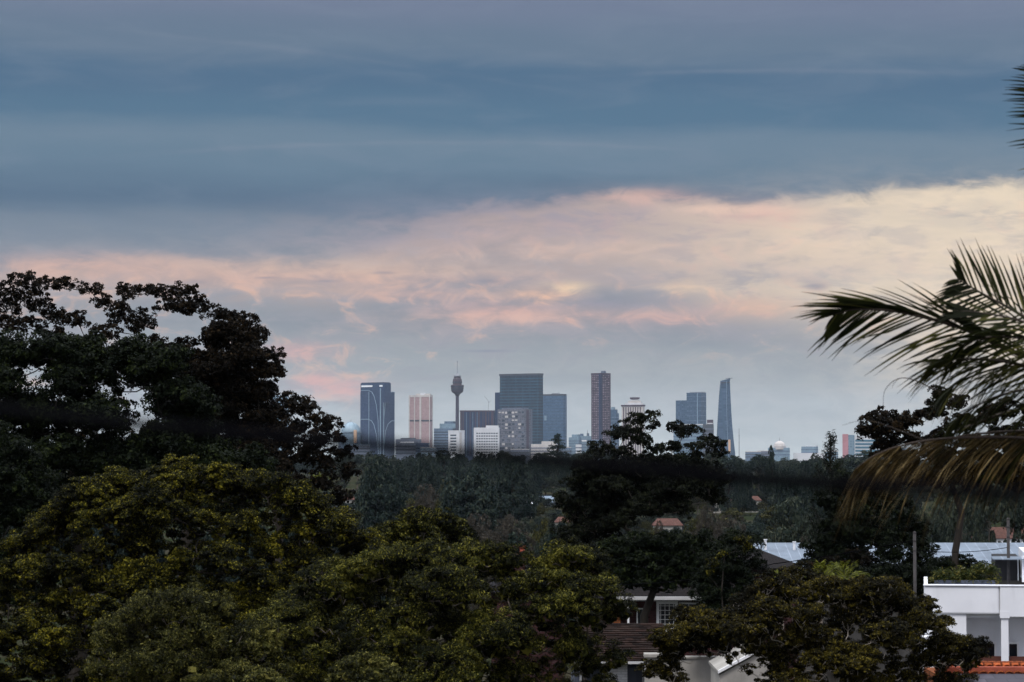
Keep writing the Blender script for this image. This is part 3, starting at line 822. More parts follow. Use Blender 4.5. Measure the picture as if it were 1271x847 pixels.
LEAFN = 0
def near_tree(name, label, d, lobes_px, leafm, barkm, basepx=None, rs=0.3, lpc=90, L=0.11, W=0.05, r0=0.2, k=1.0, fill=0.25,
              depth=1.0, seed=1, droop=0.0, group=None, cat='tree', twigs=5, dome=0.5, topf=0.45, flat=0.75, zmin=-0.55, jit=0.9, spreadz=0.8, core=1.0):
    """lobes_px: (px, py, rx_px[, rz_px[, extra depth in m]])"""
    rng = np.random.default_rng(seed)
    mpp = d / F
    lobes = []
    for lb in lobes_px:
        px, py, rx = lb[:3]
        rz = lb[3] if len(lb) > 3 and lb[3] else rx * spreadz
        dd = lb[4] if len(lb) > 4 else rng.uniform(-1, 1) * rx * mpp * jit * depth
        c = P(px, py, d + dd)
        lobes.append((tuple(c), (rx * mpp, rx * mpp * rng.uniform(0.85, 1.1), rz * mpp)))
    cs = np.array([l[0] for l in lobes])
    cen = cs.mean(0)
    bx = (basepx - CX) * mpp if basepx is not None else cen[0]
    base = Vector((bx, cen[1], G(bx, cen[1]) - 0.3))
    root = empty(name, base, label, cat, group)
    off = np.array(base)
    lobes = [(tuple(np.array(c) - off), r) for c, r in lobes]
    cs = cs - off
    cc, od, li = clusters_for(lobes, rs, rng, k, fill, zmin)
    V = foliage(cc, od, rs, lpc, L, W, rng, dome, droop, flat)
    if core: V = np.concatenate([V, core_leaves(lobes, L * 1.6, rng, core)])
    global LEAFN; LEAFN += len(V); print(label[:40], len(lobes), len(V))
    link_mesh('crown', quads_mesh('crown', V, leafm), root)
    top = np.array([cs[:, 0].mean(), cs[:, 1].mean(), cs[:, 2].min() * (1 - topf) + cs[:, 2].max() * topf])
    limbs((0, 0, 0), top, lobes, cc, li, r0, rng, twigs).build('trunk', barkm, root, True)
    return root

def profile_lobes(prof, ybot, r, seed, bulge=3.0, d=80, back=True, sx=1.2, bough=0.0, aspect=0.8, depthb=1.3, under=0.12):
    """lobes filling a crown: prof = [(px, top row)...]; lower lobes stand nearer, so the crown is a dome.
    bough > 0 gathers the lobes into rounded boughs of about that radius (px) with deep gaps between them"""
    rg = random.Random(seed)
    xs = [p[0] for p in prof]; ys = [p[1] for p in prof]
    x0, x1 = xs[0], xs[-1]
    out = []
    def depth_at(px, py):
        yt = np.interp(px, xs, ys)
        t = max(0.0, min(1.0, (py - yt) / max(30.0, (ybot - yt))))
        ex = min(px - x0, x1 - px) / max(1.0, (x1 - x0) / 2)
        return -bulge * math.sqrt(max(0.0, 1 - (1 - t) ** 2)) * (0.35 + 0.65 * math.sqrt(max(0, min(1, ex * 1.5)))) + bulge * 0.4
    mpp = d / F
    if bough:
        cs = []
        tries = 0
        while tries < 4000:
            tries += 1
            px = rg.uniform(x0, x1); py = rg.uniform(min(ys), ybot); R_ = bough * rg.uniform(0.55, 1.25)
            if py < np.interp(px, xs, ys) + R_ * aspect * 0.75: continue
            if any(math.hypot(px - c[0], (py - c[1]) / aspect) < (R_ + c[2]) * 0.92 for c in cs): continue
            cs.append((px, py, R_))
        x = x0 + r
        while x < x1:                                   # boughs along the top edge give it an uneven outline
            R_ = bough * rg.uniform(0.4, 0.8)
            cs.append((x, np.interp(x, xs, ys) + R_ * aspect * 0.95 + rg.uniform(-4, 8), R_)); x += R_ * 1.5
        for cx_, cy_, R_ in cs:
            dd0 = depth_at(cx_, cy_) + rg.uniform(-0.7, 0.7) * depthb
            n = max(3, int(3.0 * (R_ / r) ** 2))
            for k in range(n):
                a_ = rg.uniform(0, 2 * math.pi); u = math.sqrt(rg.random())
                e = rg.uniform(-under, 1.0)
                # point on an ellipsoid, upper side favoured
                ph = rg.uniform(0, 2 * math.pi); ce = math.sqrt(max(0, 1 - e * e))
                px = cx_ + R_ * ce * math.cos(ph); py = cy_ - R_ * aspect * e
                dd = dd0 - abs(math.sin(ph)) * ce * R_ * mpp * (1 if rg.random() < 0.8 else -1)
                rr = r * rg.uniform(0.6, 1.25)
                out.append((px, py, rr, rr * 0.8, dd))
            out.append((cx_, cy_ + R_ * 0.1, R_ * 0.55, R_ * 0.4, dd0 + 0.3))
        # recessed inner crown seen between the boughs
        y = min(ys)
        while y < ybot:
            x = x0 + rg.uniform(0, bough)
            while x < x1:
                if y > np.interp(x, xs, ys) + bough * 0.7:
                    out.append((x, y, bough * 0.5, bough * 0.4, depth_at(x, y) + 1.3 * bough * mpp + 1.0))
                x += bough * 0.9
            y += bough * 0.7
        return out
    y = min(ys); j = 0
    while y < ybot:
        x = x0 + (r * 0.6 if j % 2 else 0)
        while x <= x1:
            px = x + rg.uniform(-0.35, 0.35) * r; py = y + rg.uniform(-0.3, 0.3) * r
            yt = np.interp(px, xs, ys)
            if py > yt + r * 0.45:
                dd = depth_at(px, py) + rg.uniform(-0.6, 0.6)
                rr = r * rg.uniform(0.65, 1.25)
                out.append((px, py, rr, rr * 0.8, dd))
                if back and rg.random() < 0.3: out.append((px, py + r * 0.4, rr * 1.1, rr * 0.9, bulge * 0.9 - dd * 0.4))
            x += r * sx
        y += r * 0.9; j += 1
    x = x0
    while x <= x1:
        yt = np.interp(x, xs, ys); rr = r * rg.uniform(0.45, 0.9)
        out.append((x, yt + rr * 0.9 + rg.uniform(-4, 6), rr, rr * 0.8, rg.uniform(-0.5, 0.5)))
        x += r * 0.85
    return out

LF = {}
LF['olive'] = leaf_mat('olive_yellow_leaves', (0.002, 0.003, 0.001), (0.032, 0.033, 0.003), (0.18, 0.155, 0.014), 1.0, 0.15, 0.52)  # leaf variety, contrast widened to paint in lit and shaded clumps
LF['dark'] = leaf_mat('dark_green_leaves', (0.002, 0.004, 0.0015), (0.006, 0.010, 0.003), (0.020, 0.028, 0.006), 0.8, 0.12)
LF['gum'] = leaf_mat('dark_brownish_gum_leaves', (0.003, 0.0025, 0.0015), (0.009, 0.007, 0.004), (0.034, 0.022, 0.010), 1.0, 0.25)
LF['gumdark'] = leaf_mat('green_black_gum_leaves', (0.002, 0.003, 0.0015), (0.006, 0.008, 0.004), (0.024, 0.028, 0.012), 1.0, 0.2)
LF['grass'] = leaf_mat('drooping_green_leaves', (0.002, 0.003, 0.001), (0.032, 0.036, 0.005), (0.17, 0.155, 0.024), 0.9, 0.15, 0.52)
LF['pale'] = leaf_mat('pale_olive_leaves', (0.006, 0.007, 0.002), (0.046, 0.048, 0.010), (0.17, 0.155, 0.038), 1.1, 0.15)
LF['rust'] = leaf_mat('rusty_olive_leaves', (0.003, 0.0028, 0.001), (0.026, 0.022, 0.003), (0.12, 0.095, 0.012), 0.9, 0.12, 0.52)
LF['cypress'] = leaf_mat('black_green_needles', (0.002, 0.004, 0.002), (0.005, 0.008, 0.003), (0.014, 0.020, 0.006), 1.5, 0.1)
LF['lime'] = leaf_mat('bright_lime_fronds', (0.05, 0.06, 0.008), (0.12, 0.13, 0.015), (0.2, 0.2, 0.03), 2, 0.3)
LF['mida'] = leaf_mat('far_deep_green_leaves', (0.007, 0.014, 0.013), (0.020, 0.032, 0.026), (0.050, 0.062, 0.042), 0.45, 0.1)  # far leaf colours raised so that they stand in for part of the haze
LF['midb'] = leaf_mat('far_grey_green_leaves', (0.014, 0.022, 0.017), (0.034, 0.043, 0.030), (0.070, 0.078, 0.050), 0.45, 0.1)
LF['midc'] = leaf_mat('far_olive_leaves', (0.016, 0.019, 0.007), (0.045, 0.045, 0.014), (0.095, 0.086, 0.026), 0.45, 0.1)
LF['midd'] = leaf_mat('grey_brown_twigs_and_leaves', (0.030, 0.028, 0.022), (0.052, 0.046, 0.038), (0.085, 0.072, 0.056), 0.45, 0.1)
BK = {}
BK['dark'] = mat('dark_bark', (0.020, 0.016, 0.012), 0.9, 0.3, 2.0, bump=0.3)
BK['mid'] = mat('grey_brown_bark', (0.09, 0.075, 0.06), 0.9, 0.3, 2.0, bump=0.3)
BK['pale'] = mat('pale_gum_bark', (0.34, 0.30, 0.25), 0.8, 0.3, 2.0, bump=0.2)

# --- tall open gum at the back left
lb = [(28, 352, 22, 12), (58, 352, 14, 8), (8, 372, 20, 13), (45, 375, 20, 12), (82, 352, 18, 7), (112, 360, 14, 7), (128, 374, 13, 7), (70, 392, 18, 12), (20, 400, 24, 12),
      (98, 396, 14, 10), (160, 362, 14, 8), (182, 358, 14, 6), (150, 388, 17, 14), (172, 400, 20, 14), (200, 362, 16, 8), (228, 362, 18, 9), (246, 372, 12, 8),
      (215, 380, 24, 8), (238, 384, 16, 6), (265, 388, 17, 9), (290, 394, 16, 8), (306, 402, 15, 11), (318, 418, 13, 10), (280, 408, 16, 8), (262, 420, 16, 13),
      (290, 440, 20, 12), (315, 448, 18, 10), (335, 455, 14, 8), (345, 466, 9, 6), (300, 466, 20, 11), (270, 468, 18, 12), (325, 478, 12, 7), (262, 446, 10, 10),
      (285, 492, 20, 11), (312, 500, 18, 10), (262, 500, 18, 12), (228, 425, 16, 5), (212, 440, 12, 6), (194, 430, 14, 12), (238, 448, 16, 9), (130, 412, 18, 9), (108, 425, 14, 8),
      (245, 470, 18, 10), (225, 490, 24, 14), (240, 520, 26, 14), (290, 520, 22, 12), (320, 522, 18, 10), (-20, 380, 24, 18), (-30, 420, 26, 16), (185, 462, 20, 14), (90, 428, 16, 7), (60, 412, 18, 8), (-15, 360, 18, 12)]
lb += [(110, 505, 16, 11), (150, 528, 18, 12), (140, 468, 13, 9), (185, 545, 18, 12), (92, 492, 13, 9), (60, 515, 20, 12), (20, 500, 20, 12), (168, 476, 13, 8), (128, 452, 16, 9), (100, 540, 20, 14), (40, 545, 20, 14)]
lb += [l for l in profile_lobes([(205, 440), (235, 410), (262, 402), (290, 404), (318, 416), (336, 440), (346, 475), (338, 520), (345, 560)], 600, 10, 63, bulge=2.0, d=112, bough=21, aspect=0.6) if not (255 > l[0] and l[1] < 432) and random.random() < 0.85]
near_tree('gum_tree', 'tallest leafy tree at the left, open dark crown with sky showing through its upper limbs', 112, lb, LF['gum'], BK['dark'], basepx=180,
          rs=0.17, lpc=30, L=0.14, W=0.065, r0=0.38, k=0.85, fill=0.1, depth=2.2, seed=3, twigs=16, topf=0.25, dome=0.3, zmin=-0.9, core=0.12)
# --- broad dark fig in front of it
lb = profile_lobes([(-70, 436), (0, 430), (60, 428), (110, 434), (140, 428), (165, 424), (195, 438), (220, 456), (242, 482), (262, 512), (285, 550)], 640, 18, 5, bulge=3.5, d=95, bough=44, aspect=0.55)
lb = [l for l in lb if not ((30 < l[0] < 72 and 452 < l[1] < 492) or (118 < l[0] < 150 and 470 < l[1] < 500) or (165 < l[0] < 192 and 484 < l[1] < 520)) or False]
lb += [(98, 474, 16, 11, 0), (112, 488, 15, 10, 0.3), (128, 500, 14, 10, 0), (88, 494, 14, 10, -0.3), (22, 462, 12, 8, 0), (145, 486, 12, 8, 0.4)]
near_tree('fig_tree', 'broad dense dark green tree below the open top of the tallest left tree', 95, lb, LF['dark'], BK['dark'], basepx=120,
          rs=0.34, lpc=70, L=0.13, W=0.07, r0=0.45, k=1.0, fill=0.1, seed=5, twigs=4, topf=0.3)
lb = profile_lobes([(-90, 560), (-30, 528), (10, 530), (35, 548), (55, 580), (66, 640)], 760, 22, 6, bulge=2.5, d=84)
near_tree('round_tree', 'very dark rounded tree cut by the left edge of the photo', 84, lb, LF['dark'], BK['dark'], basepx=-10, rs=0.3, lpc=60, L=0.11, W=0.05, r0=0.25, k=0.9, seed=6, twigs=2)
lb = [(345, 512, 17), (362, 502, 15), (380, 506, 13), (392, 520, 13), (408, 530, 14), (420, 545, 12), (398, 545, 18), (370, 530, 20), (350, 540, 20), (332, 530, 16), (428, 562, 12), (405, 572, 20),
      (375, 565, 22), (345, 570, 22), (318, 555, 18), (430, 588, 14), (400, 600, 20), (365, 600, 22), (330, 600, 22), (300, 580, 22), (418, 618, 18), (300, 545, 16), (270, 560, 20), (240, 555, 20), (210, 560, 20), (180, 566, 22), (150, 570, 24)]
near_tree('round_tree', 'dark tree with a rounded top between the tallest left tree and the domed building', 128, lb, LF['gum'], BK['dark'], basepx=360, core=0.8, rs=0.32, lpc=52, L=0.16, W=0.08, r0=0.3, k=0.95, seed=8, twigs=3)

# --- big yellow-green clumped tree, lower left
lb = profile_lobes([(-60, 760), (0, 700), (40, 668), (75, 640), (105, 612), (150, 598), (195, 590), (230, 578), (265, 586), (300, 592), (330, 586), (352, 600), (385, 622), (420, 640), (452, 664), (458, 690)], 860, 12, 11, bulge=5.0, d=78, bough=30)
near_tree('broadleaf_tree', 'big tree filling the lower left with many small domed yellow green clumps', 78, lb, LF['olive'], BK['dark'], basepx=210,
          rs=0.25, lpc=150, L=0.068, W=0.034, r0=0.4, k=1.0, fill=0.04, seed=12, twigs=3, dome=1.1, zmin=-0.1, flat=0.95)
# --- lighter drooping tree in front
lb = profile_lobes([(128, 800), (150, 768), (190, 745), (232, 733), (262, 742), (272, 770), (290, 790), (320, 768), (342, 790), (345, 830)], 880, 12, 13, bulge=2.2, d=62, bough=28)
near_tree('weeping_tree', 'pale olive tree with fine drooping foliage at the bottom, left of centre', 62, lb, LF['pale'], BK['mid'], basepx=225,
          rs=0.19, lpc=120, L=0.07, W=0.018, flat=0.95, r0=0.16, k=0.75, fill=0.05, seed=14, twigs=5, droop=0.45, dome=0.7)
# --- trees in the middle foreground
lb = profile_lobes([(470, 690), (480, 660), (505, 648), (535, 640), (565, 652), (590, 668), (600, 695)], 740, 11, 15, bulge=2.0, d=92, bough=24)
near_tree('broadleaf_tree', 'olive green rounded tree rising behind the wide central foreground tree', 92, lb, LF['grass'], BK['mid'], basepx=530, rs=0.22, lpc=75, L=0.12, W=0.035, r0=0.2, k=0.9, seed=16, twigs=3, droop=0.25, dome=0.7)
lb = profile_lobes([(345, 790), (362, 740), (380, 722), (420, 712), (455, 698), (480, 690), (520, 684), (560, 678), (600, 680), (640, 690), (665, 702), (690, 690), (715, 684), (740, 708), (758, 735), (768, 765), (752, 800)], 890, 14, 17, bulge=4.0, d=70, bough=36)
near_tree('wide_tree', 'wide spreading olive green tree across the bottom centre with pale bare branches showing', 70, lb, LF['grass'], BK['mid'], basepx=560,
          rs=0.24, lpc=140, L=0.085, W=0.022, flat=0.95, r0=0.3, k=0.95, fill=0.04, seed=18, twigs=6, droop=0.4, dome=0.9, zmin=-0.15)
lb = profile_lobes([(405, 850), (415, 830), (440, 816), (470, 818), (492, 835), (500, 860)], 900, 14, 19, bulge=1.6, d=55)
near_tree('small_tree', 'small bright rounded tree top at the bottom edge in front of the wide central tree', 55, lb, LF['pale'], BK['mid'], basepx=452, rs=0.15, lpc=80, L=0.08, W=0.025, r0=0.12, k=0.9, seed=20, twigs=3, droop=0.3, dome=0.7)
lb = profile_lobes([(292, 870), (300, 845), (330, 838), (358, 848), (370, 870)], 910, 12, 21, bulge=1.2, d=52)
near_tree('small_tree', 'low pale leafy top just showing at the bottom edge under the drooping tree', 52, lb, LF['pale'], BK['mid'], basepx=330, rs=0.15, lpc=80, L=0.08, W=0.025, r0=0.1, k=0.9, seed=22, twigs=3, droop=0.3, dome=0.7)
lb = [(715, 795, 9), (725, 800, 9), (734, 812, 7), (708, 808, 8), (722, 815, 9), (715, 830, 8), (730, 828, 6)]
near_tree('hanging_shrub', 'small yellowish drooping shrub beside the left end of the dark garage roof', 82, lb, LF['pale'], BK['mid'], basepx=718, rs=0.14, lpc=60, L=0.12, W=0.02, r0=0.05, k=0.9, seed=24, twigs=3, droop=0.8, cat='shrub')

# --- tall gum in the centre right
lb = [(795, 522, 16, 9), (778, 534, 15, 9), (762, 538, 11, 7), (808, 516, 8, 4), (812, 530, 9, 5), (790, 545, 14, 8), (745, 558, 14, 9), (760, 560, 13, 8), (735, 572, 13, 8), (775, 562, 14, 7),
      (830, 556, 12, 6), (845, 540, 9, 5), (838, 530, 10, 6), (848, 533, 10, 5), (862, 534, 9, 5), (845, 556, 10, 6), (868, 552, 11, 6), (878, 545, 9, 5), (886, 556, 10, 6), (895, 563, 10, 5), (860, 562, 10, 5),
      (905 - 8, 552, 6, 4), (800, 548, 10, 8), (812, 558, 11, 6), (728, 592, 15, 9), (750, 588, 16, 9), (780, 590, 16, 9), (815, 585, 16, 8), (850, 584, 16, 7), (880, 582, 14, 7), (725, 618, 16, 9), (750, 622, 18, 10), (785, 615, 20, 9),
      (820, 610, 18, 8), (855, 612, 17, 7), (880, 604, 12, 6), (728, 645, 15, 9), (755, 650, 16, 9), (800, 636, 16, 6), (840, 632, 15, 6), (770, 574, 14, 7), (838, 572, 14, 7), (868, 572, 12, 6), (718, 665, 14, 9), (738, 680, 16, 9), (770, 690, 22, 9), (720, 690, 18, 12)]
lb += [l for l in profile_lobes([(704, 640), (712, 600), (735, 578), (790, 570), (850, 572), (880, 582), (894, 610)], 690, 11, 61, bulge=2.5, d=140, bough=21, aspect=0.55) if not (776 < l[0] < 890 and l[1] > 634) and not (850 < l[0] and l[1] > 622) and random.random() < 0.8]
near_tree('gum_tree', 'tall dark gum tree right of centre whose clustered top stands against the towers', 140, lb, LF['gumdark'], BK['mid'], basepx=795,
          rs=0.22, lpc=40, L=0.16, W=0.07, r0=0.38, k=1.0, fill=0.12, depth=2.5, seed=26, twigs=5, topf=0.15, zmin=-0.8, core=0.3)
# dark mass just right of it
lb = [l for l in profile_lobes([(725, 700), (745, 676), (790, 668), (830, 662), (870, 664), (900, 676)], 730, 14, 27, bulge=1.2, d=114) if l[1] < 728 - abs(l[0] - 800) * 0.02]
near_tree('round_tree', 'low very dark tree mass above the dark house roof, before the tall gum', 114, lb, LF['dark'], BK['dark'], basepx=765, rs=0.3, lpc=60, L=0.16, W=0.07, r0=0.3, k=0.8, seed=27, twigs=2)
# --- black cypress-like tree beside the house
lb = profile_lobes([(860, 765), (866, 730), (874, 700), (890, 680), (912, 661), (928, 664), (936, 688), (942, 712), (950, 745), (950, 780)], 800, 13, 29, bulge=2.2, d=96)
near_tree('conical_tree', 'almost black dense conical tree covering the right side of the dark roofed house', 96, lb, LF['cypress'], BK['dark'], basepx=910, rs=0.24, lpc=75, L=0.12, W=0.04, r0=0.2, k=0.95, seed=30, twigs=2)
near_tree('climbing_shrub', 'small olive shrub tuft at the upper left shoulder of the black conical tree', 94.5, [(893, 690, 6), (886, 700, 7), (920, 672, 8, 8, 0), (928, 680, 6, 6, 0), (880, 712, 6)], LF['olive'], BK['dark'], basepx=890, rs=0.16, lpc=60, L=0.08, W=0.03, r0=0.05, seed=31, twigs=2, cat='shrub')

# --- rusty olive tree at lower right with pale limbs
lb = profile_lobes([(828, 800), (840, 776), (862, 758), (890, 764), (920, 748), (945, 742), (960, 722), (985, 712), (1010, 716), (1035, 722), (1060, 728), (1090, 728), (1120, 734), (1145, 748), (1165, 772), (1180, 792), (1205, 800), (1210, 812)], 900, 12, 33, bulge=3.2, d=72, bough=33, aspect=0.7, under=0.3)
def hole(l): return (838 < l[0] < 955 and l[1] > 812)
lb += [(898, 798, 11), (918, 792, 12), (936, 802, 9), (912, 812, 8), (888, 804, 9)]
lb = [l for l in lb if not hole(l) and not (l[0] > 1128 and l[1] < 752)] + [(1152, 757, 12), (1172, 786, 12), (1192, 800, 11), (1200, 812, 8), (1182, 820, 10), (858, 800, 10), (880, 812, 8), (905, 822, 7), (930, 835, 8)]
near_tree('spreading_tree', 'rusty olive spreading tree with pale twisting limbs in front of the white building', 72, lb, LF['rust'], BK['pale'], basepx=1010,
          rs=0.2, lpc=110, L=0.065, W=0.028, r0=0.22, k=1.1, fill=0.02, seed=34, twigs=7, dome=0.9, zmin=-0.05)

# --- dark trees behind the palm, right
lb = [(1086, 522, 13), (1100, 515, 12), (1075, 538, 12, 7), (1090, 540, 14, 8), (1112, 530, 16), (1135, 522, 16), (1160, 510, 16), (1165, 490, 12), (1185, 500, 14), (1130, 545, 18, 9), (1160, 545, 18, 9), (1190, 530, 16), (1220, 520, 16), (1245, 512, 18),
      (1210, 550, 20, 9), (1245, 548, 20), (1275, 540, 22), (1070, 534, 8, 5), (1105, 552, 16, 7), (1290, 515, 20), (1300, 560, 24), (1240, 585, 24), (1200, 590, 24), (1160, 590, 24), (1120, 590, 22), (1275, 600, 24)] + [(1098 + 19 * i, 562 + (i % 3) * 5, 15, 11) for i in range(11)] + [(1090 + 24 * i, 592 + (i % 2) * 8, 17, 12) for i in range(9)]
near_tree('shade_tree', 'dark tree with lumpy flat clumps standing right behind the palm fronds', 108, lb, LF['gum'], BK['dark'], basepx=1192, rs=0.22, lpc=60, L=0.14, W=0.07, r0=0.26, k=1.0, fill=0.15, core=0.6, seed=36, twigs=5, depth=1.6, topf=0.1)
lb = profile_lobes([(1010, 690), (1018, 640), (1022, 612), (1035, 590), (1060, 588), (1090, 600), (1120, 620), (1140, 650), (1150, 690)], 720, 16, 37, bulge=2.0, d=115)
near_tree('round_tree', 'black green bushy tree below the thin conifer top, left of the hanging dry frond', 115, lb, LF['cypress'], BK['dark'], basepx=1070, rs=0.3, lpc=60, L=0.15, W=0.06, r0=0.3, k=0.85, seed=38, twigs=2)
# wispy conifer
def wispy():
    d = 120; rng = np.random.default_rng(40); mpp = d / F
    x = (1030 - CX) * mpp; g = G(x, d)
    r = empty('thin_conifer', (x, d, g), 'thin wispy conifer top standing above the dark bushy tree by the palm', 'tree')
    H = P(1030, 538, d).z - g
    mb = MB().tube([(0, 0, 0), (0.05, 0, H * .6), (0, 0, H)], [0.16, 0.1, 0.02], 6)
    C = []; N = []
    for k in range(64):
        t = k / 63; z = H * (0.52 + 0.47 * t)
        if rng.random() < 0.15: continue
        Lb = (1 - t) ** 0.8 * 2.3 * rng.uniform(0.6, 1.1) + 0.12
        a = rng.uniform(0, 6.28)
        e = np.array([math.cos(a) * Lb * 0.7, math.sin(a) * Lb * 0.7, z + Lb * 0.75])
        s0 = np.array([0, 0, z])
        mb.tube([s0, (s0 + e) / 2 + [0, 0, -0.1], e], [0.03, 0.02, 0.008], 4)
        n = int(40 + 70 * Lb)
        t2 = rng.uniform(0.15, 1.0, (n, 1))
        C.append(s0 + (e - s0) * t2 + rng.normal(size=(n, 3)) * 0.09); N.append(rng.normal(size=(n, 3)))
    V = leaf_quads(np.concatenate(C), np.concatenate(N), 0.2, 0.03, rng, 0.0)
    link_mesh('crown', quads_mesh('crown', V, LF['cypress']), r); mb.build('trunk', BK['dark'], r, True)
wispy()
lb = profile_lobes([(1040, 720), (1060, 705), (1100, 700), (1150, 700), (1190, 690), (1215, 700)], 750, 12, 41, bulge=1.5, d=108)
near_tree('garden_hedge', 'dark leafy garden shrubs between the grey pole and the long pale roof', 108, lb, LF['cypress'], BK['dark'], basepx=1110, rs=0.24, lpc=60, L=0.11, W=0.05, r0=0.12, k=0.7, seed=42, twigs=2, cat='shrub')
near_tree('garden_tree', 'thin dark tree in front of the pale roof, left of the grey pole', 112, [(1012, 700, 10), (1030, 694, 9), (1042, 705, 12), (1060, 690, 8), (1075, 700, 12), (1022, 715, 14), (1050, 722, 14)], LF['gum'], BK['dark'], basepx=1035, rs=0.2, lpc=40, L=0.12, W=0.05, r0=0.12, k=0.7, fill=0, seed=43)
# shrubs on the white building's terrace are added with the building

# --- mid-distance trees: a few kinds, built once, then copied
def proto(kind, seed):
    """crown about 10 m wide and 12 m tall with its foot at the origin"""
    rng = np.random.default_rng(seed)
    L, W, rs, lpc, k, fill = 0.42, 0.22, 0.75, 34, 1.0, 0.2
    if kind == 'dome':
        lobes = []
        for i in range(20):
            a = rng.uniform(0, 6.28); u = math.sqrt(rng.uniform(0, 1)); 
            r = rng.uniform(1.2, 2.0); zt = 9.6 - 5.2 * u * u
            lobes.append(((math.cos(a) * u * 3.7, math.sin(a) * u * 3.7, zt - r * 0.3 - rng.uniform(0, 1.6)), (r, r, r * 0.75)))
        lobes += [((math.cos(a) * 2.6, math.sin(a) * 2.6, 4.2), (1.9, 1.9, 1.6)) for a in np.arange(0, 6.28, 1.05)]
    elif kind == 'gum':
        lobes = []
        for i in range(17):
            a = rng.uniform(0, 6.28); u = math.sqrt(rng.uniform(0, 1)); r = rng.uniform(0.8, 1.5)
            lobes.append(((math.cos(a) * u * 3.8, math.sin(a) * u * 3.8, rng.uniform(6, 11.2) - u * 1.5), (r * 1.2, r * 1.2, r * 0.65)))
        rs, k, fill = 0.6, 0.95, 0.1
    elif kind == 'bare':
        lobes = []
        for i in range(22):
            a = rng.uniform(0, 6.28); u = math.sqrt(rng.uniform(0, 1)); r = rng.uniform(0.9, 1.6)
            lobes.append(((math.cos(a) * u * 4, math.sin(a) * u * 4, rng.uniform(4, 10.5) - u * u * 2.5), (r, r, r * 0.8)))
        rs, lpc, L, W, k = 0.55, 22, 0.5, 0.09, 1.0
    elif kind == 'tall':
        lobes = []
        for i in range(20):
            t = rng.uniform(0.15, 1); a = rng.uniform(0, 6.28); r = rng.uniform(0.9, 1.5)
            w = 2.4 * math.sin(math.pi * min(1, t * 0.8 + 0.15))
            lobes.append(((math.cos(a) * w, math.sin(a) * w, 11.3 * t), (r, r, r)))
    else:                                            # tiered pine
        lobes = []
        for i in range(9):
            t = i / 8
            w = 3.6 * (1 - t) + 0.25
            for a in np.arange(0, 6.28, 6.28 / (7 - i // 2)):
                aa = a + i * 0.4
                lobes.append(((math.cos(aa) * w * 0.62, math.sin(aa) * w * 0.62, 2.2 + 9.2 * t), (w * 0.5, w * 0.5, 0.45)))
        rs, lpc, L, W, k, fill = 0.45, 30, 0.4, 0.1, 1.1, 0.1
    cc, od, li = clusters_for(lobes, rs, rng, k, fill, -0.7)
    V = foliage(cc, od, rs, lpc, L, W, rng, 0.6, 0.0)
    cm = quads_mesh('crown', V, LF['mida'])
    tm = limbs((0, 0, 0), (0, 0, 7.5 if kind not in ('pine', 'tall') else 11.2), lobes if kind not in ('pine',) else lobes[::3], cc, li, 0.26, rng, 2 if kind != 'bare' else 6, seg=5)
    me = bpy.data.meshes.new('trunk'); me.from_pydata(tm.v, [], tm.f); me.materials.append(BK['mid'] if kind in ('bare', 'gum') else BK['dark']); me.shade_smooth()
    return cm, me
PRO = {k: [proto(k, 50 + 7 * i + j) for j in range(n)] for i, (k, n) in enumerate([('dome', 3), ('gum', 2), ('bare', 1), ('tall', 2), ('pine', 1)])}
CROWN = {}
def crown_of(kind, v, leaf):
    key = (kind, v, leaf)
    if key not in CROWN:
        me = PRO[kind][v][0].copy(); me.materials.clear(); me.materials.append(LF[leaf]); CROWN[key] = me
    return CROWN[key]
rt = random.Random(17)
HOUSES = [(640, 695, 628), (690, 716, 648), (810, 848, 652), (1166, 1300, 670), (497, 517, 572), (892, 940, 624), (424, 446, 622), (452, 478, 681)]
def mid_tree(px, ytop, d, wpx, kind='dome', leaf='mida', label=None, name=None, group=None, v=None):
    x = (px - CX) * d / F; g = G(x, d) - 0.2
    H = P(px, ytop, d).z - g
    v = rt.randrange(len(PRO[kind])) if v is None else v
    nm = name or {'dome': 'round_tree', 'gum': 'gum_tree', 'bare': 'grey_tree', 'tall': 'tall_tree', 'pine': 'pine_tree'}[kind]
    r = empty(nm, (x, d, g), label, 'tree', group, rz=rt.uniform(0, 6.28))
    nominal = {'dome': 10.6, 'gum': 12.0, 'bare': 11.5, 'tall': 12.3, 'pine': 11.8}[kind]
    wn = {'dome': 11, 'gum': 10.5, 'bare': 10.5, 'tall': 6.6, 'pine': 7.2}[kind]
    sz = H / nominal; sx = wpx * d / F / wn
    for nm2, me in (('crown', crown_of(kind, v, leaf)), ('trunk', PRO[kind][v][1])):
        o = link_mesh(nm2, me, r); o.scale = (sx, sx, sz)
    return r

def dist_for(py, h):
    d = 260.0 if h > 9 else 150.0
    while d < 1500:
        if CZ + (HOR - py) * d / F - G(0, d) <= h: return d
        d += 10
    return 1480.0
BELT = 'trees of the far belt below the skyline'
L1 = 'one of the many dark rounded trees in the far belt just under the skyline'
SUB = 'trees among the suburban roofs in the middle distance'
L2 = 'dark tree among the suburban roofs between the foreground trees and the far belt'
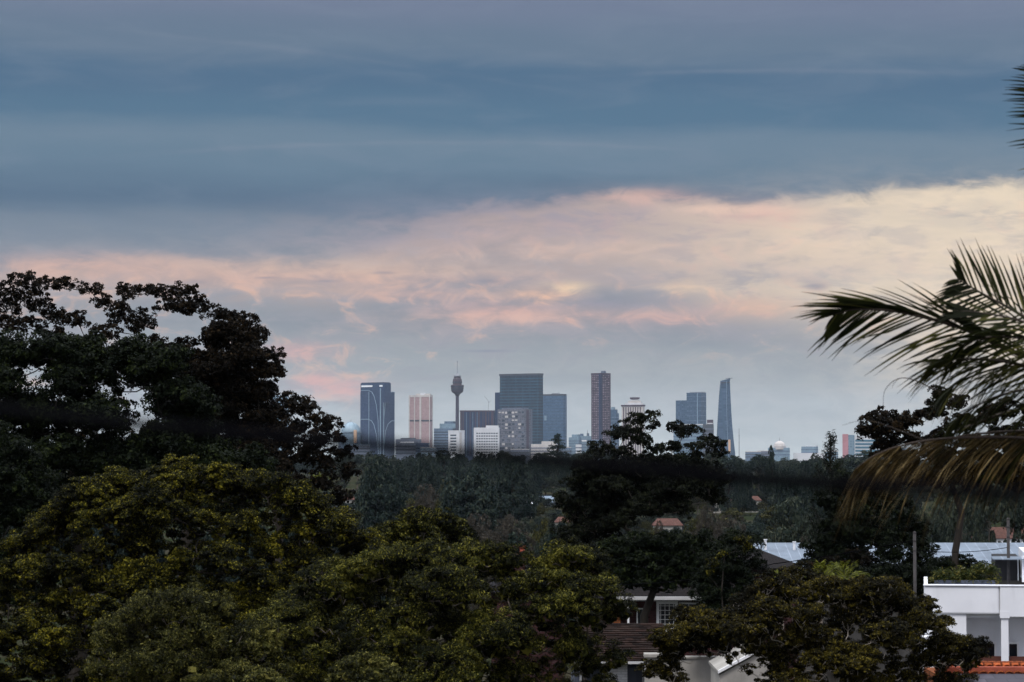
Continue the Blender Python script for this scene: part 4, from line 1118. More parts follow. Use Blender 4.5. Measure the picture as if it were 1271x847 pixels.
# trees that can be told apart
mid_tree(692, 539.5, 1150, 60, 'pine', 'mida', 'pointed tiered pine standing up against the foot of the sky blue tower', 'pine_tree')
mid_tree(478, 558, 520, 84, 'dome', 'mida', 'large dark rounded tree under the glass tower and the pink tower', v=0)
mid_tree(578, 560, 560, 96, 'dome', 'mida', 'wide dark tree under the white grid building', v=1)
mid_tree(635, 562, 700, 60, 'dome', 'mida', 'dark round topped tree under the mottled apartment tower', v=2)
mid_tree(598, 632, 330, 70, 'bare', 'midd', 'grey brown thinly leaved tree above the wide central foreground tree', 'grey_tree')
mid_tree(630, 633, 300, 88, 'bare', 'midd', 'largest grey brown twiggy tree, left of the small white walled house', 'grey_tree')
mid_tree(690, 640, 270, 60, 'dome', 'mida', 'dark blue green tree just right of the grey twiggy tree', v=2)
mid_tree(542, 622, 320, 30, 'tall', 'midc', 'small yellowish olive tree among the darker trees above the olive rounded tree')
mid_tree(460, 640, 300, 70, 'dome', 'mida', 'dark tree left of the olive rounded tree, right of the yellow green clumped tree', v=1)
mid_tree(525, 596, 420, 60, 'bare', 'midd', 'grey leafless looking tree in front of the far belt under the pink tower', 'grey_tree')
mid_tree(985, 608, 300, 110, 'dome', 'midb', 'wide grey green domed tree left of the dark tree by the palm', v=0)
mid_tree(1010, 640, 260, 70, 'dome', 'midb', 'lower grey green tree in front of the wide domed one near the long pale roof', v=2)
mid_tree(915, 634, 300, 80, 'bare', 'midd', 'grey brown bushy tree right of the tall gum tree above the dark roof', 'grey_tree')
mid_tree(880, 622, 340, 50, 'bare', 'midd', 'thin grey tree directly right of the tall gum tree lower crown', 'grey_tree')
mid_tree(922, 555, 760, 26, 'dome', 'mida', 'small rounded tree on the skyline at the foot of the thin mast', v=1)
mid_tree(958, 556, 800, 15, 'tall', 'mida', 'narrow dark tree in front of the left side of the domed hall')
mid_tree(980, 563, 640, 46, 'dome', 'mida', 'broad tree under the domed hall', v=1)
mid_tree(1012, 566, 560, 50, 'dome', 'mida', 'dark rounded tree under the pale flat topped block', v=0)
mid_tree(712, 612, 420, 30, 'tall', 'midc', 'olive tree peeping out left of the tall gum tree', v=1)
mid_tree(815, 640, 240, 40, 'bare', 'midd', 'grey tree seen through the lower limbs of the tall gum tree', 'grey_tree')
for px_, py_, lf_ in ((862, 648, 'mida'), (882, 640, 'midb'), (903, 644, 'mida'), (924, 638, 'midb'), (944, 646, 'mida'), (962, 650, 'midb'), (893, 660, 'midb'), (935, 662, 'midc'), (850, 664, 'mida'), (872, 632, 'mida'), (950, 630, 'mida')):
    mid_tree(px_, py_, dist_for(py_, 9.5), 38, 'dome', lf_, L2, 'suburban_tree', SUB)
# rows of the middle distance
xs_ = 425
for (yt, w, n, xa, xb, kinds) in ((672, 34, 16, 425, 1075, ('dome', 'tall', 'gum')), (655, 32, 23, 425, 1290, ('dome', 'gum', 'bare')), (640, 30, 26, 425, 1290, ('dome', 'dome', 'gum')),
                                     (624, 26, 28, 425, 1290, ('dome', 'dome', 'tall')), (606, 26, 31, 425, 1290, ('dome', 'dome', 'gum')), (590, 26, 34, 425, 1290, ('dome', 'dome', 'gum'))):
    for i in range(n):
        px = xa + (xb - xa) * (i + rt.uniform(0.15, 0.85)) / n
        y_ = yt + rt.uniform(-7, 7)
        dt = dist_for(y_, rt.uniform(10, 14))
        hw = w * 0.5
        if any(x0 - hw < px < x1 + hw and y_ < pe + 0.5 and dt < dist_for(pe - 10, 5.5) for x0, x1, pe in HOUSES): continue
        kd = rt.choice(kinds)
        leaf = rt.choice(['mida', 'mida', 'midb', 'midb', 'midb', 'midc' if yt > 600 else 'midb', 'midc']) if kd != 'bare' else 'midd'
        mid_tree(px, y_, dt, w * rt.uniform(1.0, 1.7), kd, leaf, L2, 'suburban_tree', SUB)
for i in range(46):
    px = 425 + 680 * (i + rt.uniform(0, 1)) / 46
    mid_tree(px, 564 + rt.uniform(-3.5, 5) - (3 if px < 735 else 0), 1000 + rt.uniform(-120, 250), rt.uniform(26, 44), rt.choice(('dome', 'dome', 'gum', 'tall')), rt.choice(('mida', 'mida', 'midb')), L1, 'belt_tree', BELT)
for i in range(56):
    px = 300 + 800 * (i + rt.uniform(0, 1)) / 56
    mid_tree(px, 560.5 + rt.uniform(-3, 4.0) + (3 if px > 910 else 0), 1480 + rt.uniform(-130, 200), rt.uniform(20, 30), 'dome', rt.choice(('mida', 'midb')), L1, 'belt_tree', BELT)
# behind the nearest trees at the left and right, so that gaps show trees and not bare ground
for i in range(12):
    mid_tree(-60 + i * 42, 600 + rt.uniform(-10, 14), 300 + rt.uniform(-60, 90), 60, 'dome', 'mida', L2, 'suburban_tree', SUB)
for i in range(7):
    mid_tree(1090 + i * 34, 600 + rt.uniform(-12, 16), 330 + rt.uniform(-60, 90), 60, rt.choice(('dome', 'gum')), 'midb', L2, 'suburban_tree', SUB)

def far_wood():
    rng = np.random.default_rng(77)
    cc = []
    n = 9000
    d = rng.uniform(1750, 6500, n); px = rng.uniform(200, 1400, n)
    x = (px - CX) * d / F
    gz = np.array([G(a, b) for a, b in zip(x, d)])
    C = np.stack([x, d, gz + rng.uniform(3, 9, n)], 1)
    V = foliage(C, np.tile([0, 0, 1.0], (n, 1)), 4.5, 16, 3.2, 2.4, rng, 0.6)
    tag(link_mesh('far_wood', quads_mesh('far_wood', V, LF['mida'])), 'hazy band of far woodland between the belt of trees and the city', 'woodland', kind='stuff')
far_wood()

# ------------------------------------------------------------------ near houses
class Site:
    """helper: a thing standing at distance d; converts photo columns and rows to local metres"""
    def __init__(s, name, label, cat, px, d, rz=0.0, group=None):
        s.d = d; s.m = d / F; s.px = px
        x = (px - CX) * s.m; s.g = G(x, d) - 0.3
        s.root = empty(name, (x, d, s.g), label, cat, group, rz)
    def x(s, px): return (px - s.px) * s.m
    def z(s, py): return P(s.px, py, s.d).z - s.g
    def box(s, name, m, x0, x1, y0, y1, py1, py0, bev=0.0, parent=None):
        o = MB().box(s.x(x0), s.x(x1), y0, y1, s.z(py1) if py1 is not None else 0, s.z(py0)).build(name, m, parent or s.root)
        if bev: bevel(o, bev)
        return o
    def window(s, x0, x1, py0, py1, cols=2, rows=1, fm=None, gm=None, y=-0.03, fw=0.05, bars=0.025, sill=True):
        fm = fm or WH; gm = gm or WG
        X0, X1, Z0, Z1 = s.x(x0), s.x(x1), s.z(py1), s.z(py0)
        f = MB()
        for a in (X0, X1 - fw): f.box(a, a + fw, y - 0.05, y + 0.06, Z0, Z1)
        for a in (Z0, Z1 - fw): f.box(X0 + fw, X1 - fw, y - 0.048, y + 0.06, a, a + fw)
        fr = f.build('window', fm, s.root)
        MB().box(X0 + fw, X1 - fw, y + 0.01, y + 0.03, Z0 + fw, Z1 - fw).build('pane', gm, fr)
        b_ = MB()
        for i in range(1, cols):
            c_ = X0 + (X1 - X0) * i / cols; b_.box(c_ - bars / 2, c_ + bars / 2, y - 0.03, y + 0.009, Z0 + fw, Z1 - fw)
        for j in range(1, rows):
            c_ = Z0 + (Z1 - Z0) * j / rows; b_.box(X0 + fw, X1 - fw, y - 0.022, y + 0.006, c_ - bars / 2, c_ + bars / 2)
        if cols > 1 or rows > 1: b_.build('glazing_bars', fm, fr)
        if sill: MB().box(X0 - 0.06, X1 + 0.06, y - 0.12, y + 0.05, Z0 - 0.07, Z0 - 0.003).build('sill', fm, fr)
        return fr
WH = mat('white_paint', (0.74, 0.75, 0.76), 0.5, 0.06, 1.5, stains=0.25)
RENDERW = mat('white_render', (0.74, 0.76, 0.80), 0.85, 0.06, 0.6, bump=0.08, stains=0.38)
WG = glass_mat('window_glass', (0.012, 0.016, 0.022), 0.08, 0.5)
BRICKD = tile_mat('dark_red_brick', (0.055, 0.022, 0.022), 0.24, 0.086, (0.05, 0.04, 0.04), msize=0.01)
BRICKO = tile_mat('orange_brick', (0.20, 0.065, 0.025), 0.24, 0.086, (0.10, 0.06, 0.04), msize=0.01)
BRICKW = tile_mat('white_painted_brick', (0.62, 0.63, 0.64), 0.30, 0.10, (0.42, 0.43, 0.45), var=0.08, msize=0.012)
ROOFD = tile_mat('dark_roof_tiles', (0.009, 0.006, 0.006), 0.30, 0.22, (0.002, 0.0015, 0.002), axis='xy', msize=0.03, rough=0.6)
ROOFO = tile_mat('orange_roof_tiles', (0.36, 0.095, 0.035), 0.26, 0.20, (0.10, 0.03, 0.015), axis='xy', msize=0.03, bump=0.8)
ROOFG = tile_mat('grey_roof_sheet', (0.10, 0.095, 0.115), 0.6, 3.0, (0.06, 0.06, 0.07), axis='xy', msize=0.02)
ROOFP = tile_mat('pale_metal_roof', (0.17, 0.205, 0.25), 0.7, 12.0, (0.25, 0.29, 0.35), row=0, axis='xy', msize=0.03, var=0.06, rough=0.5)
STUCCO = mat('weathered_cream_stucco', (0.30, 0.285, 0.26), 0.9, 0.18, 0.8, bump=0.15, stains=0.5)
DOORB = mat('slate_blue_door', (0.07, 0.08, 0.11), 0.6, 0.15, 1.0)
GUT = mat('pale_grey_gutter', (0.50, 0.50, 0.50), 0.5, 0.1, 1.0, stains=0.4)
REDF = mat('brown_red_fence', (0.07, 0.022, 0.015), 0.8, 0.25, 2.0)
TERRA = mat('terracotta', (0.30, 0.07, 0.04), 0.85, 0.2, 3.0)
POLE = mat('weathered_grey_timber', (0.045, 0.042, 0.042), 0.9, 0.25, 2.0)
WIRE = mat('black_cable_sheath', (0.004, 0.004, 0.005), 0.9, 0.1, 3.0, spec=0.0)

def gable(s, name, m, x0, x1, y0, y1, pe, pr, ov=0.3, hip0=0.0, hip1=0.0, thick=0.12, parent=None):
    """roof with its ridge along x; hip0/hip1 pull the ridge ends in (metres)"""
    X0, X1 = s.x(x0) - ov, s.x(x1) + ov; Y0, Y1 = y0 - ov, y1 + ov; ze, zr = s.z(pe), s.z(pr); ym = (Y0 + Y1) / 2
    v = [(X0, Y0, ze), (X1, Y0, ze), (X1, Y1, ze), (X0, Y1, ze), (X0 + hip0, ym, zr), (X1 - hip1, ym, zr)]
    v += [(x_, y_, z_ - thick) for x_, y_, z_ in v]
    f = [(0, 1, 5, 4), (1, 2, 5), (2, 3, 4, 5), (3, 0, 4), (7, 6, 10, 11), (8, 7, 11), (9, 8, 11, 10), (6, 9, 10), (0, 6, 7, 1), (1, 7, 8, 2), (2, 8, 9, 3), (3, 9, 6, 0)]
    mb = MB(); mb.add(v, f); return mb.build(name, m, parent or s.root)

# --- dark roofed brick house
h = Site('brick_house', 'dark brick house with a dark tiled hip roof and white framed windows, behind the garage', 'house', 800, 120)
h.box('walls', BRICKD, 752, 940, 0, 8, None, 742)
gable(h, 'roof', ROOFD, 742, 945, -0.4, 8.4, 741.5, 686, 0.3, 2.2, 2.2)
gable(h, 'rear_roof', ROOFD, 870, 1006, 4.0, 12.0, 710, 683, 0.3, 1.2, 2.6)
h.box('rear_walls', BRICKD, 884, 1002, 4.2, 11.6, None, 711)
h.box('gutter', GUT, 757, 885, -0.86, -0.72, 743.6, 739.6)
h.box('fascia', WH, 757, 885, -0.70, -0.64, 745.2, 741.8)
h.box('orange_wing', BRICKO, 758, 768.5, -0.9, 0.0, None, 748)
h.box('veranda_post', WH, 777.2, 779.6, -0.8, -0.7, 782, 745)
h.box('bracket', WH, 783, 785.4, -0.8, -0.5, 746.5, 741.8)
h.window(789.4, 802.4, 755, 780, 1, 1, fw=0.055)
h.window(814, 840.5, 746.5, 786, 5, 7, fw=0.13, bars=0.022)
h.window(842.0, 866, 748, 782, 2, 3, fw=0.07)
bal = empty('balustrade', (h.root.location.x, 119.0, h.g), 'short white balustrade just above the dark garage roof in front of the dark brick house', 'balustrade')
hz_ = h.z
MB().box(h.x(767), h.x(830), -0.05, 0.05, hz_(779.8), hz_(778.3)).build('handrail', WH, bal)
MB().box(h.x(767), h.x(830), -0.04, 0.04, hz_(787.5), hz_(786.3)).build('bottom_rail', WH, bal)
for i in range(20):
    px = 768.5 + i * 3.15
    MB().lathe([(0.03, hz_(786.3)), (0.045, hz_(784.5)), (0.022, hz_(782)), (0.03, hz_(779.8))], 8, (h.x(px), 0)).build('baluster', WH, bal)

# --- garage with dark tiled roof and white brick wall
s = Site('garage', 'low garage with a dark tiled roof, white brick wall and slate blue door', 'garage', 780, 98)
s.box('walls', BRICKW, 747.5, 778, 0, 6, None, 822)
s.box('doorway_wall', DOORB, 713, 747.3, 0.5, 6, None, 822)
s.box('recess', DOORB, 778.2, 800, 0.6, 6, None, 822)
s.box('door', DOORB, 779.5, 791, 0.5, 0.58, None, 829, 0.01)
s.box('white_post', WH, 719.3, 721.8, 0.2, 0.4, None, 828)
mb = MB()
X0, X1 = s.x(711), s.x(842); z0, z1 = s.z(820), s.z(785.5)
NC = 17
for i in range(NC):
    t0_, t1_ = i / NC, (i + 1) / NC
    ya, yb = -0.5 + 6 * t0_, -0.5 + 6 * t1_; za, zb_ = z0 + (z1 - z0) * t0_, z0 + (z1 - z0) * t1_
    xl, xr = X0 + 0.6 * t0_, X1 - 0.3 * t0_
    x = xl + (0.0 if i % 2 else -0.15)
    while x < xr:
        xa_, xb_ = max(x, xl), min(x + 0.292, xr)
        if xb_ - xa_ > 0.03:
            jz = random.uniform(-0.006, 0.006)
            v = [(xa_, ya - 0.03, za + 0.035 + jz), (xb_, ya - 0.03, za + 0.035 + jz), (xb_, yb, zb_ + 0.004 + jz), (xa_, yb, zb_ + 0.004 + jz)]
            v += [(p_[0], p_[1], p_[2] - 0.03) for p_ in v]
            mb.add(v, [(0, 1, 2, 3), (7, 6, 5, 4), (0, 4, 5, 1), (1, 5, 6, 2), (2, 6, 7, 3), (3, 7, 4, 0)])
        x += 0.30
mb.add([(X0, -0.48, z0 - .03), (X1, -0.48, z0 - .03), (X1 - 0.3, 5.5, z1 - .03), (X0 + 0.6, 5.5, z1 - .03)] + [(X0, -0.48, z0 - .12), (X1, -0.48, z0 - .12), (X1 - .3, 5.5, z1 - .12), (X0 + .6, 5.5, z1 - .12)],
       [(0, 1, 2, 3), (7, 6, 5, 4), (0, 4, 5, 1), (1, 5, 6, 2), (2, 6, 7, 3), (3, 7, 4, 0)])
tm_, tn_, tb_ = new_mat('brown_black_tiles')
tg = tn_.new('ShaderNodeNewGeometry'); tt_ = tn_.new('ShaderNodeTexCoord').outputs['Object']
tbase = tn_.mix(E(tn_, tg.outputs['Random Per Island']), (0.007, 0.0045, 0.004), (0.026, 0.015, 0.012))
tbase = tn_.mix(tn_.step(tn_.noise(tt_, 1.2, 6, 0.65), 0.5, 0.75) * 0.5, tbase, (0.035, 0.033, 0.028))
tn_.link(tbase, tb_.inputs['Base Color']); tb_.inputs['Roughness'].default_value = 0.85; tb_.inputs['Specular IOR Level'].default_value = 0.03
mb.build('roof', tm_, s.root)
s.box('gutter', GUT, 712, 799.5, -0.62, -0.50, 822.8, 820)
s.box('downpipe', GUT, 797.2, 798.8, 0.42, 0.5, None, 823)

# --- cream stucco wall and gable
s = Site('stucco_wall', 'weathered cream stucco wall with a moulded coping to the right of the garage door', 'wall', 880, 96)
s.box('wall', STUCCO, 801, 975, 0, 0.35, None, 818)
s.box('pier', STUCCO, 799.5, 829, -0.25, 0.34, None, 816, 0.02)
s.box('pier_cap', STUCCO, 798.5, 831, -0.32, 0.42, 816, 811, 0.03)
s.box('pier_moulding', STUCCO, 799, 830, -0.29, 0.40, 820.5, 818, 0.02)
s.box('coping', STUCCO, 831.5, 975, -0.06, 0.41, 817.9, 815, 0.02)
s = Site('gabled_shed', 'cream gabled outbuilding with a white sloping verge seen between the limbs of the rusty tree', 'shed', 935, 90)
zt, zb = s.z(806), s.z(833)
mb = MB(); v = [(s.x(892), 0, 0), (s.x(966), 0, 0), (s.x(966), 0, zb), (s.x(950), 0, zt), (s.x(892), 0, s.z(838))]
mb.add(v + [(a, 4, c_) for a, _, c_ in v], [(4, 3, 2, 1, 0)[::-1], (5, 6, 7, 8, 9)[::-1]] + [(i, i + 5, (i + 1) % 5 + 5, (i + 1) % 5) for i in range(5)])
mb.build('walls', STUCCO, s.root)
for (a, pa, b_, pb, dep, mm) in ((949.5, 804, 968.5, 835, 4.2, WH), (949.5, 804, 890, 836, 0.16, WH), (949.3, 804.6, 890, 836.4, 4.2, STUCCO)):
    yo = -0.12 if mm is WH else 0.05
    A, B = Vector((s.x(a), yo, s.z(pa))), Vector((s.x(b_), yo, s.z(pb)))
    A2, B2 = A + Vector((0, dep, 0)), B + Vector((0, dep, 0)); dz = Vector((0, 0, 0.10))
    mb = MB(); mb.add([A, B, B2, A2, A + dz, B + dz, B2 + dz, A2 + dz], [(3, 2, 1, 0), (4, 5, 6, 7), (0, 1, 5, 4), (1, 2, 6, 5), (2, 3, 7, 6), (3, 0, 4, 7)])
    mb.build('verge' if mm is WH else 'roof', mm, s.root)

# --- long pale metal roof
s = Site('long_building', 'long low building under a pale blue metal roof behind the gardens at the right', 'building', 1100, 175)
s.box('walls', mat('dark_weathered_boarding', (0.05, 0.048, 0.045), 0.85, 0.3, 1.0, stains=0.4), 940, 1330, 0, 12, None, 700)
gable(s, 'roof', ROOFP, 938, 1335, 0, 12, 703, 677.5, 0.5, 1.0, 0.5)
s.box('fascia', WH, 936, 1335, -0.58, -0.52, 705.5, 702.5)
for px, pt in ((956.5, 673), (993, 676)):
    MB().lathe([(0.09, s.z(690)), (0.09, s.z(pt)), (0.13, s.z(pt)), (0.13, s.z(pt - 1.2))], 10, (s.x(px), 4.0)).build('vent_pipe', WH, s.root)

# --- white modern house at right
s = Site('white_house', 'white flat roofed modern house with a deep balcony and a square column', 'house', 1145, 90, rz=-0.157)
# upper terrace parapet
s.box('parapet', RENDERW, 1145, 1236.6, -0.02, 0.22, 762.0, 727.5, 0.06)
s.box('parapet', RENDERW, 1237.6, 1330, -0.045, 0.215, 765.0, 727.5, 0.02)
s.box('parapet_cap', RENDERW, 1144.4, 1330, -0.075, 0.26, 727.3, 725.6, 0.01)
s.box('side_parapet', RENDERW, 1145.3, 1150, 0.23, 7, 762.0, 727.6)
s.box('shadow_joint', GUT, 1236.7, 1237.5, 0.02, 0.2, 764, 728.2)
s.box('terrace_floor', RENDERW, 1150.2, 1330, 0.24, 8, 762.0, 756)
s.box('walls', RENDERW, 1146, 1196.5, 0.06, 8.2, None, 762.2)
s.box('recess_wall', RENDERW, 1196.7, 1330, 2.2, 2.5, None, 762.3)
s.box('ceiling_board', RENDERW, 1196.8, 1330, 0.24, 2.19, 766.5, 762.4)
s.box('column', RENDERW, 1238.6, 1247.6, 0.0, 0.28, 827.5, 765.3, 0.015)
s.box('column_capital', RENDERW, 1237.2, 1249.2, -0.05, 0.34, 764.9 + 1.8, 757.5, 0.01)
s.box('balcony_floor', RENDERW, 1196.8, 1330, 0.05, 2.19, None, 830)
s.window(1212, 1234.5, 801.5, 826, 1, 1, y=2.12, fw=0.06, sill=False)
s.window(1248.5, 1262.5, 801.5, 826, 1, 1, y=2.12, fw=0.06, sill=False)
s.box('balcony_screen', REDF, 1197.5, 1330, 0.3, 0.36, 829, 814.5)
s.box('wing', RENDERW, 1141, 1160, -0.6, 0.05, None, 789)
s.box('downpipe_head', WH, 1138, 1143, -0.72, -0.61, 796, 794)
# upper storey set back from the terrace
s.box('upper_walls', RENDERW, 1272, 1340, 3.0, 9, 727, 690)
s.box('upper_recess_shade', mat('recess_shade_black', (0.012, 0.012, 0.014), 0.8, 0.2, 1.0), 1236, 1268, 4.2, 9, 727, 699)  # solid block, shade of the open recess put into its near-black colour
s.box('window_post', WH, 1264.5, 1265.6, 4.1, 4.17, 727, 699)
s.box('upper_post', RENDERW, 1268.5, 1273, 3.0, 3.25, 727, 694)
s.box('upper_roof', ROOFP, 1232, 1340, 2.8, 5.2, 698.5, 697.2)

t = empty('roof_planter', (s.root.location.x, 91.2, s.g), 'row of mixed green and reddish terrace shrubs along the top of the white house parapet', 'planter', rz=-0.157)
MB().box(s.x(1165), s.x(1240), 0, 0.5, s.z(728), s.z(722)).build('planter_box', DOORB, t)
rng = np.random.default_rng(88)
C = []; N = []
for i in range(60):
    px = rng.uniform(1166, 1240); hh = rng.uniform(3, 9) + (8 * rng.random() if px > 1190 else 2) + (6 if px > 1215 else 0)
    c0 = np.array([s.x(px), rng.uniform(0.05, 0.5), s.z(726 - hh)])
    C.append(c0 + rng.normal(size=(50, 3)) * [0.10, 0.10, 0.10]); N.append(rng.normal(size=(50, 3)) + [0, 0, 1])
    C.append(np.array([c0[0], c0[1], s.z(722)]) + rng.normal(size=(30, 3)) * [0.12, 0.1, 0.06]); N.append(rng.normal(size=(30, 3)) + [0, 0, 1])
V = leaf_quads(np.concatenate(C), np.concatenate(N), 0.13, 0.045, rng)
link_mesh('foliage', quads_mesh('foliage', V, leaf_mat('terrace_shrub_leaves', (0.02, 0.03, 0.01), (0.06, 0.065, 0.015), (0.14, 0.12, 0.03), 2.0, 0.2)), t)

# --- orange tiled roof in the corner
s = Site('tiled_roof_house', 'house corner with an orange tiled ridge and grey lower roof at the bottom right', 'house', 1220, 74)
s.box('walls', BRICKO, 1185, 1330, 1, 6, None, 850)
mb = MB(); Xa, Xb = s.x(1165), s.x(1335)
mb.add([(Xa, -2.5, s.z(861)), (Xb, -2.5, s.z(861)), (Xb, 0.6, s.z(838.5)), (Xa + .6, 0.6, s.z(838.5))] + [(Xa, -2.5, s.z(864)), (Xb, -2.5, s.z(864)), (Xb, 0.6, s.z(841)), (Xa + .6, 0.6, s.z(841))],
       [(0, 1, 2, 3), (7, 6, 5, 4), (0, 4, 5, 1), (1, 5, 6, 2), (2, 6, 7, 3), (3, 7, 4, 0)])
mb.build('lower_roof', ROOFG, s.root)
for j in range(3):
    for k in range(1):
        mb = MB()
        x = s.x(1168) + (0.15 if j % 2 else 0)
        while x < s.x(1335):
            z_ = s.z(838.2 - j * 3.6); y_ = 0.55 + j * 0.16
            pts_ = [(x + 0.12 * math.cos(a_), y_, z_ + 0.075 * math.sin(a_)) for a_ in np.linspace(math.pi, 0, 7)]
            v = pts_ + [(a1, y_ + 0.32, c1 + 0.05) for a1, _, c1 in pts_] + [(a1 * 0.9 + x * 0.1, y_, c1 - 0.02) for a1, _, c1 in pts_]
            mb.add(v, [(i, i + 1, i + 8, i + 7) for i in range(6)] + [(i, i + 14, i + 15, i + 1) for i in range(6)])
            x += 0.25
        mb.build('tile_course', ROOFO, s.root)
mb = MB(); zt = s.z(828.5)
x = s.x(1172)
while x < s.x(1335):
    mb.lathe([(0.10, 0), (0.115, 0.02), (0.115, 0.27), (0.1, 0.3)], 10)
    n0 = len(mb.v) - 40
    mb.v[n0:] = [(x + vz, 1.05 + vy, zt - 0.02 + vx) for vx, vy, vz in mb.v[n0:]]
    x += 0.29
mb.build('ridge_tiles', ROOFO, s.root)
mb = MB(); mb.box(s.x(1167), s.x(1335), 0.62, 1.1, s.z(842), s.z(830.5)).build('ridge_bed', TERRA, s.root)
# hip end descending to the left
A, B = Vector((s.x(1172), 1.05, s.z(829))), Vector((s.x(1166), -0.9, s.z(850)))
mb = MB()
for i in range(9):
    c0 = A.lerp(B, i / 8); c1 = A.lerp(B, (i + 1.15) / 8)
    mb.tube([c0, c1], [0.10, 0.12], 8)
mb.build('hip_tiles', ROOFO, s.root)

# --- chimney with red pots
s = Site('chimney_house', 'house hidden by trees, with two red chimney pots above the wide central tree', 'house', 642, 150)
s.box('walls', BRICKD, 610, 700, 0, 8, None, 735)
gable(s, 'roof', ROOFD, 605, 705, 0, 8, 735, 705, 0.3, 3, 3)
ch = s.box('chimney', BRICKD, 631, 652, 3.2, 3.9, 712, 690.5, 0.02)
for px in (635.3, 648.5):
    MB().lathe([(0.19, s.z(691)), (0.16, s.z(688)), (0.15, s.z(684)), (0.21, s.z(683.2)), (0.21, s.z(680.6)), (0.14, s.z(680.4))], 12, (s.x(px), 3.55)).build('chimney_pot', TERRA, ch)

# --- suburban houses in the middle distance
def suburb(label, x0, x1, pr, pe, d, roof, wall, windows=2, name='suburban_house'):
    d = dist_for(pr, 5.5 if d < 800 else 7)
    s = Site(name, label, 'house', (x0 + x1) / 2, d)
    s.box('walls', wall, x0, x1, 0, 8, None, pe)
    gable(s, 'roof', roof, x0, x1, 0, 8, pe + 0.3, pr, 0.4, (x1 - x0) * s.m * 0.18, (x1 - x0) * s.m * 0.18)
    for i in range(windows):
        c_ = x0 + (x1 - x0) * (i + 0.5) / windows; w = 0.55 / s.m
        s.window(c_ - w, c_ + w, pe + 0.6 / s.m, pe + 1.8 / s.m, 2, 1)
    return s
PALEW = mat('cream_painted_wall', (0.34, 0.33, 0.30), 0.8, 0.08, 0.6)
ROOFB = tile_mat('blue_grey_roof_sheet', (0.22, 0.28, 0.35), 0.5, 8.0, (0.2, 0.24, 0.3), row=0, axis='xy', var=0.08)
ROOFT = tile_mat('faded_terracotta_roof', (0.085, 0.045, 0.036), 0.3, 0.3, (0.12, 0.06, 0.05), axis='xy')
suburb('small pale blue roofed house with a bright cream wall left of the tall gum', 658, 692, 616, 627, 360, ROOFB, mat('bright_cream_wall', (0.6, 0.57, 0.48), 0.8, 0.06, 0.6))
suburb('tiny white roofed shed to the left of the pale blue roofed house', 650, 661, 623.5, 627.5, 350, mat('white_roof', (0.7, 0.72, 0.74), 0.6, 0.05, 0.5), PALEW, 1, 'garden_shed')
suburb('low house with a faded pink terracotta roof below the pale blue roofed house', 690, 716, 642, 648, 330, ROOFT, PALEW)
suburb('house with a faded terracotta roof seen through the lower limbs of the tall gum tree', 812, 846, 644, 652, 300, ROOFT, PALEW, 2)
suburb('terracotta roofed house under the hanging dry frond, the one further left', 1166, 1196, 658, 674, 240, ROOFT, RENDERW, 2)
suburb('terracotta roofed house under the hanging dry frond, cut by the right edge', 1212, 1300, 655, 668, 230, ROOFT, RENDERW, 3)
suburb('house roof showing as a small grey patch left of the olive rounded tree', 452, 478, 673, 681, 220, ROOFB, BRICKD, 1)
suburb('tiny far white walled house in front of the belt of trees below the pink tower', 503, 514, 568, 572, 900, ROOFB, PALEW, 2)
suburb('small pale house between trees left of the wide grey green domed tree', 886, 908, 617, 622, 330, ROOFT, PALEW, 1)
suburb('small cream house glimpsed right of the wide grey tree, near the dark belt', 922, 944, 616, 621, 345, ROOFT, PALEW, 1)
suburb('small white walled house beside the little palm at the left', 424, 440, 616, 620, 310, ROOFT, PALEW, 1)
suburb('low brown roofed house just above the left end of the long pale roof', 938, 985, 658, 668, 230, ROOFD, BRICKD, 1)

# low garden trees close round those houses
L3 = 'low garden tree close beside one of the small suburban houses in the middle distance'
GRP3 = 'garden trees round the suburban houses'
for x0, x1, pr, pe in ((658, 692, 616, 627), (690, 716, 642, 648), (812, 846, 644, 652), (886, 908, 617, 622), (922, 944, 616, 621), (424, 440, 616, 620), (1166, 1196, 658, 674), (650, 661, 623, 627)):
    dh = dist_for(pr, 5.5); ppm = F / dh
    n = int((x1 - x0 + 60) / 13) + 1
    for i in range(n):
        px = x0 - 30 + (x1 - x0 + 60) * (i + rt.uniform(0.1, 0.9)) / n
        outside = px < x0 - 2 or px > x1 + 2
        yt = (pr + rt.uniform(-6, 4)) if outside else pe + rt.uniform(0.0, 1.6) * ppm
        mid_tree(px, yt, dh - rt.uniform(9, 26), rt.uniform(13, 22), rt.choice(('dome', 'dome', 'gum')), rt.choice(('mida', 'midb', 'midc')), L3, 'garden_tree', GRP3)
    for i in range(n):
        px = x0 - 24 + (x1 - x0 + 48) * (i + rt.uniform(0.1, 0.9)) / n
        mid_tree(px, pr - rt.uniform(3, 12), dh + rt.uniform(16, 40), rt.uniform(16, 26), rt.choice(('dome', 'tall')), rt.choice(('mida', 'midb')), L3, 'garden_tree', GRP3)

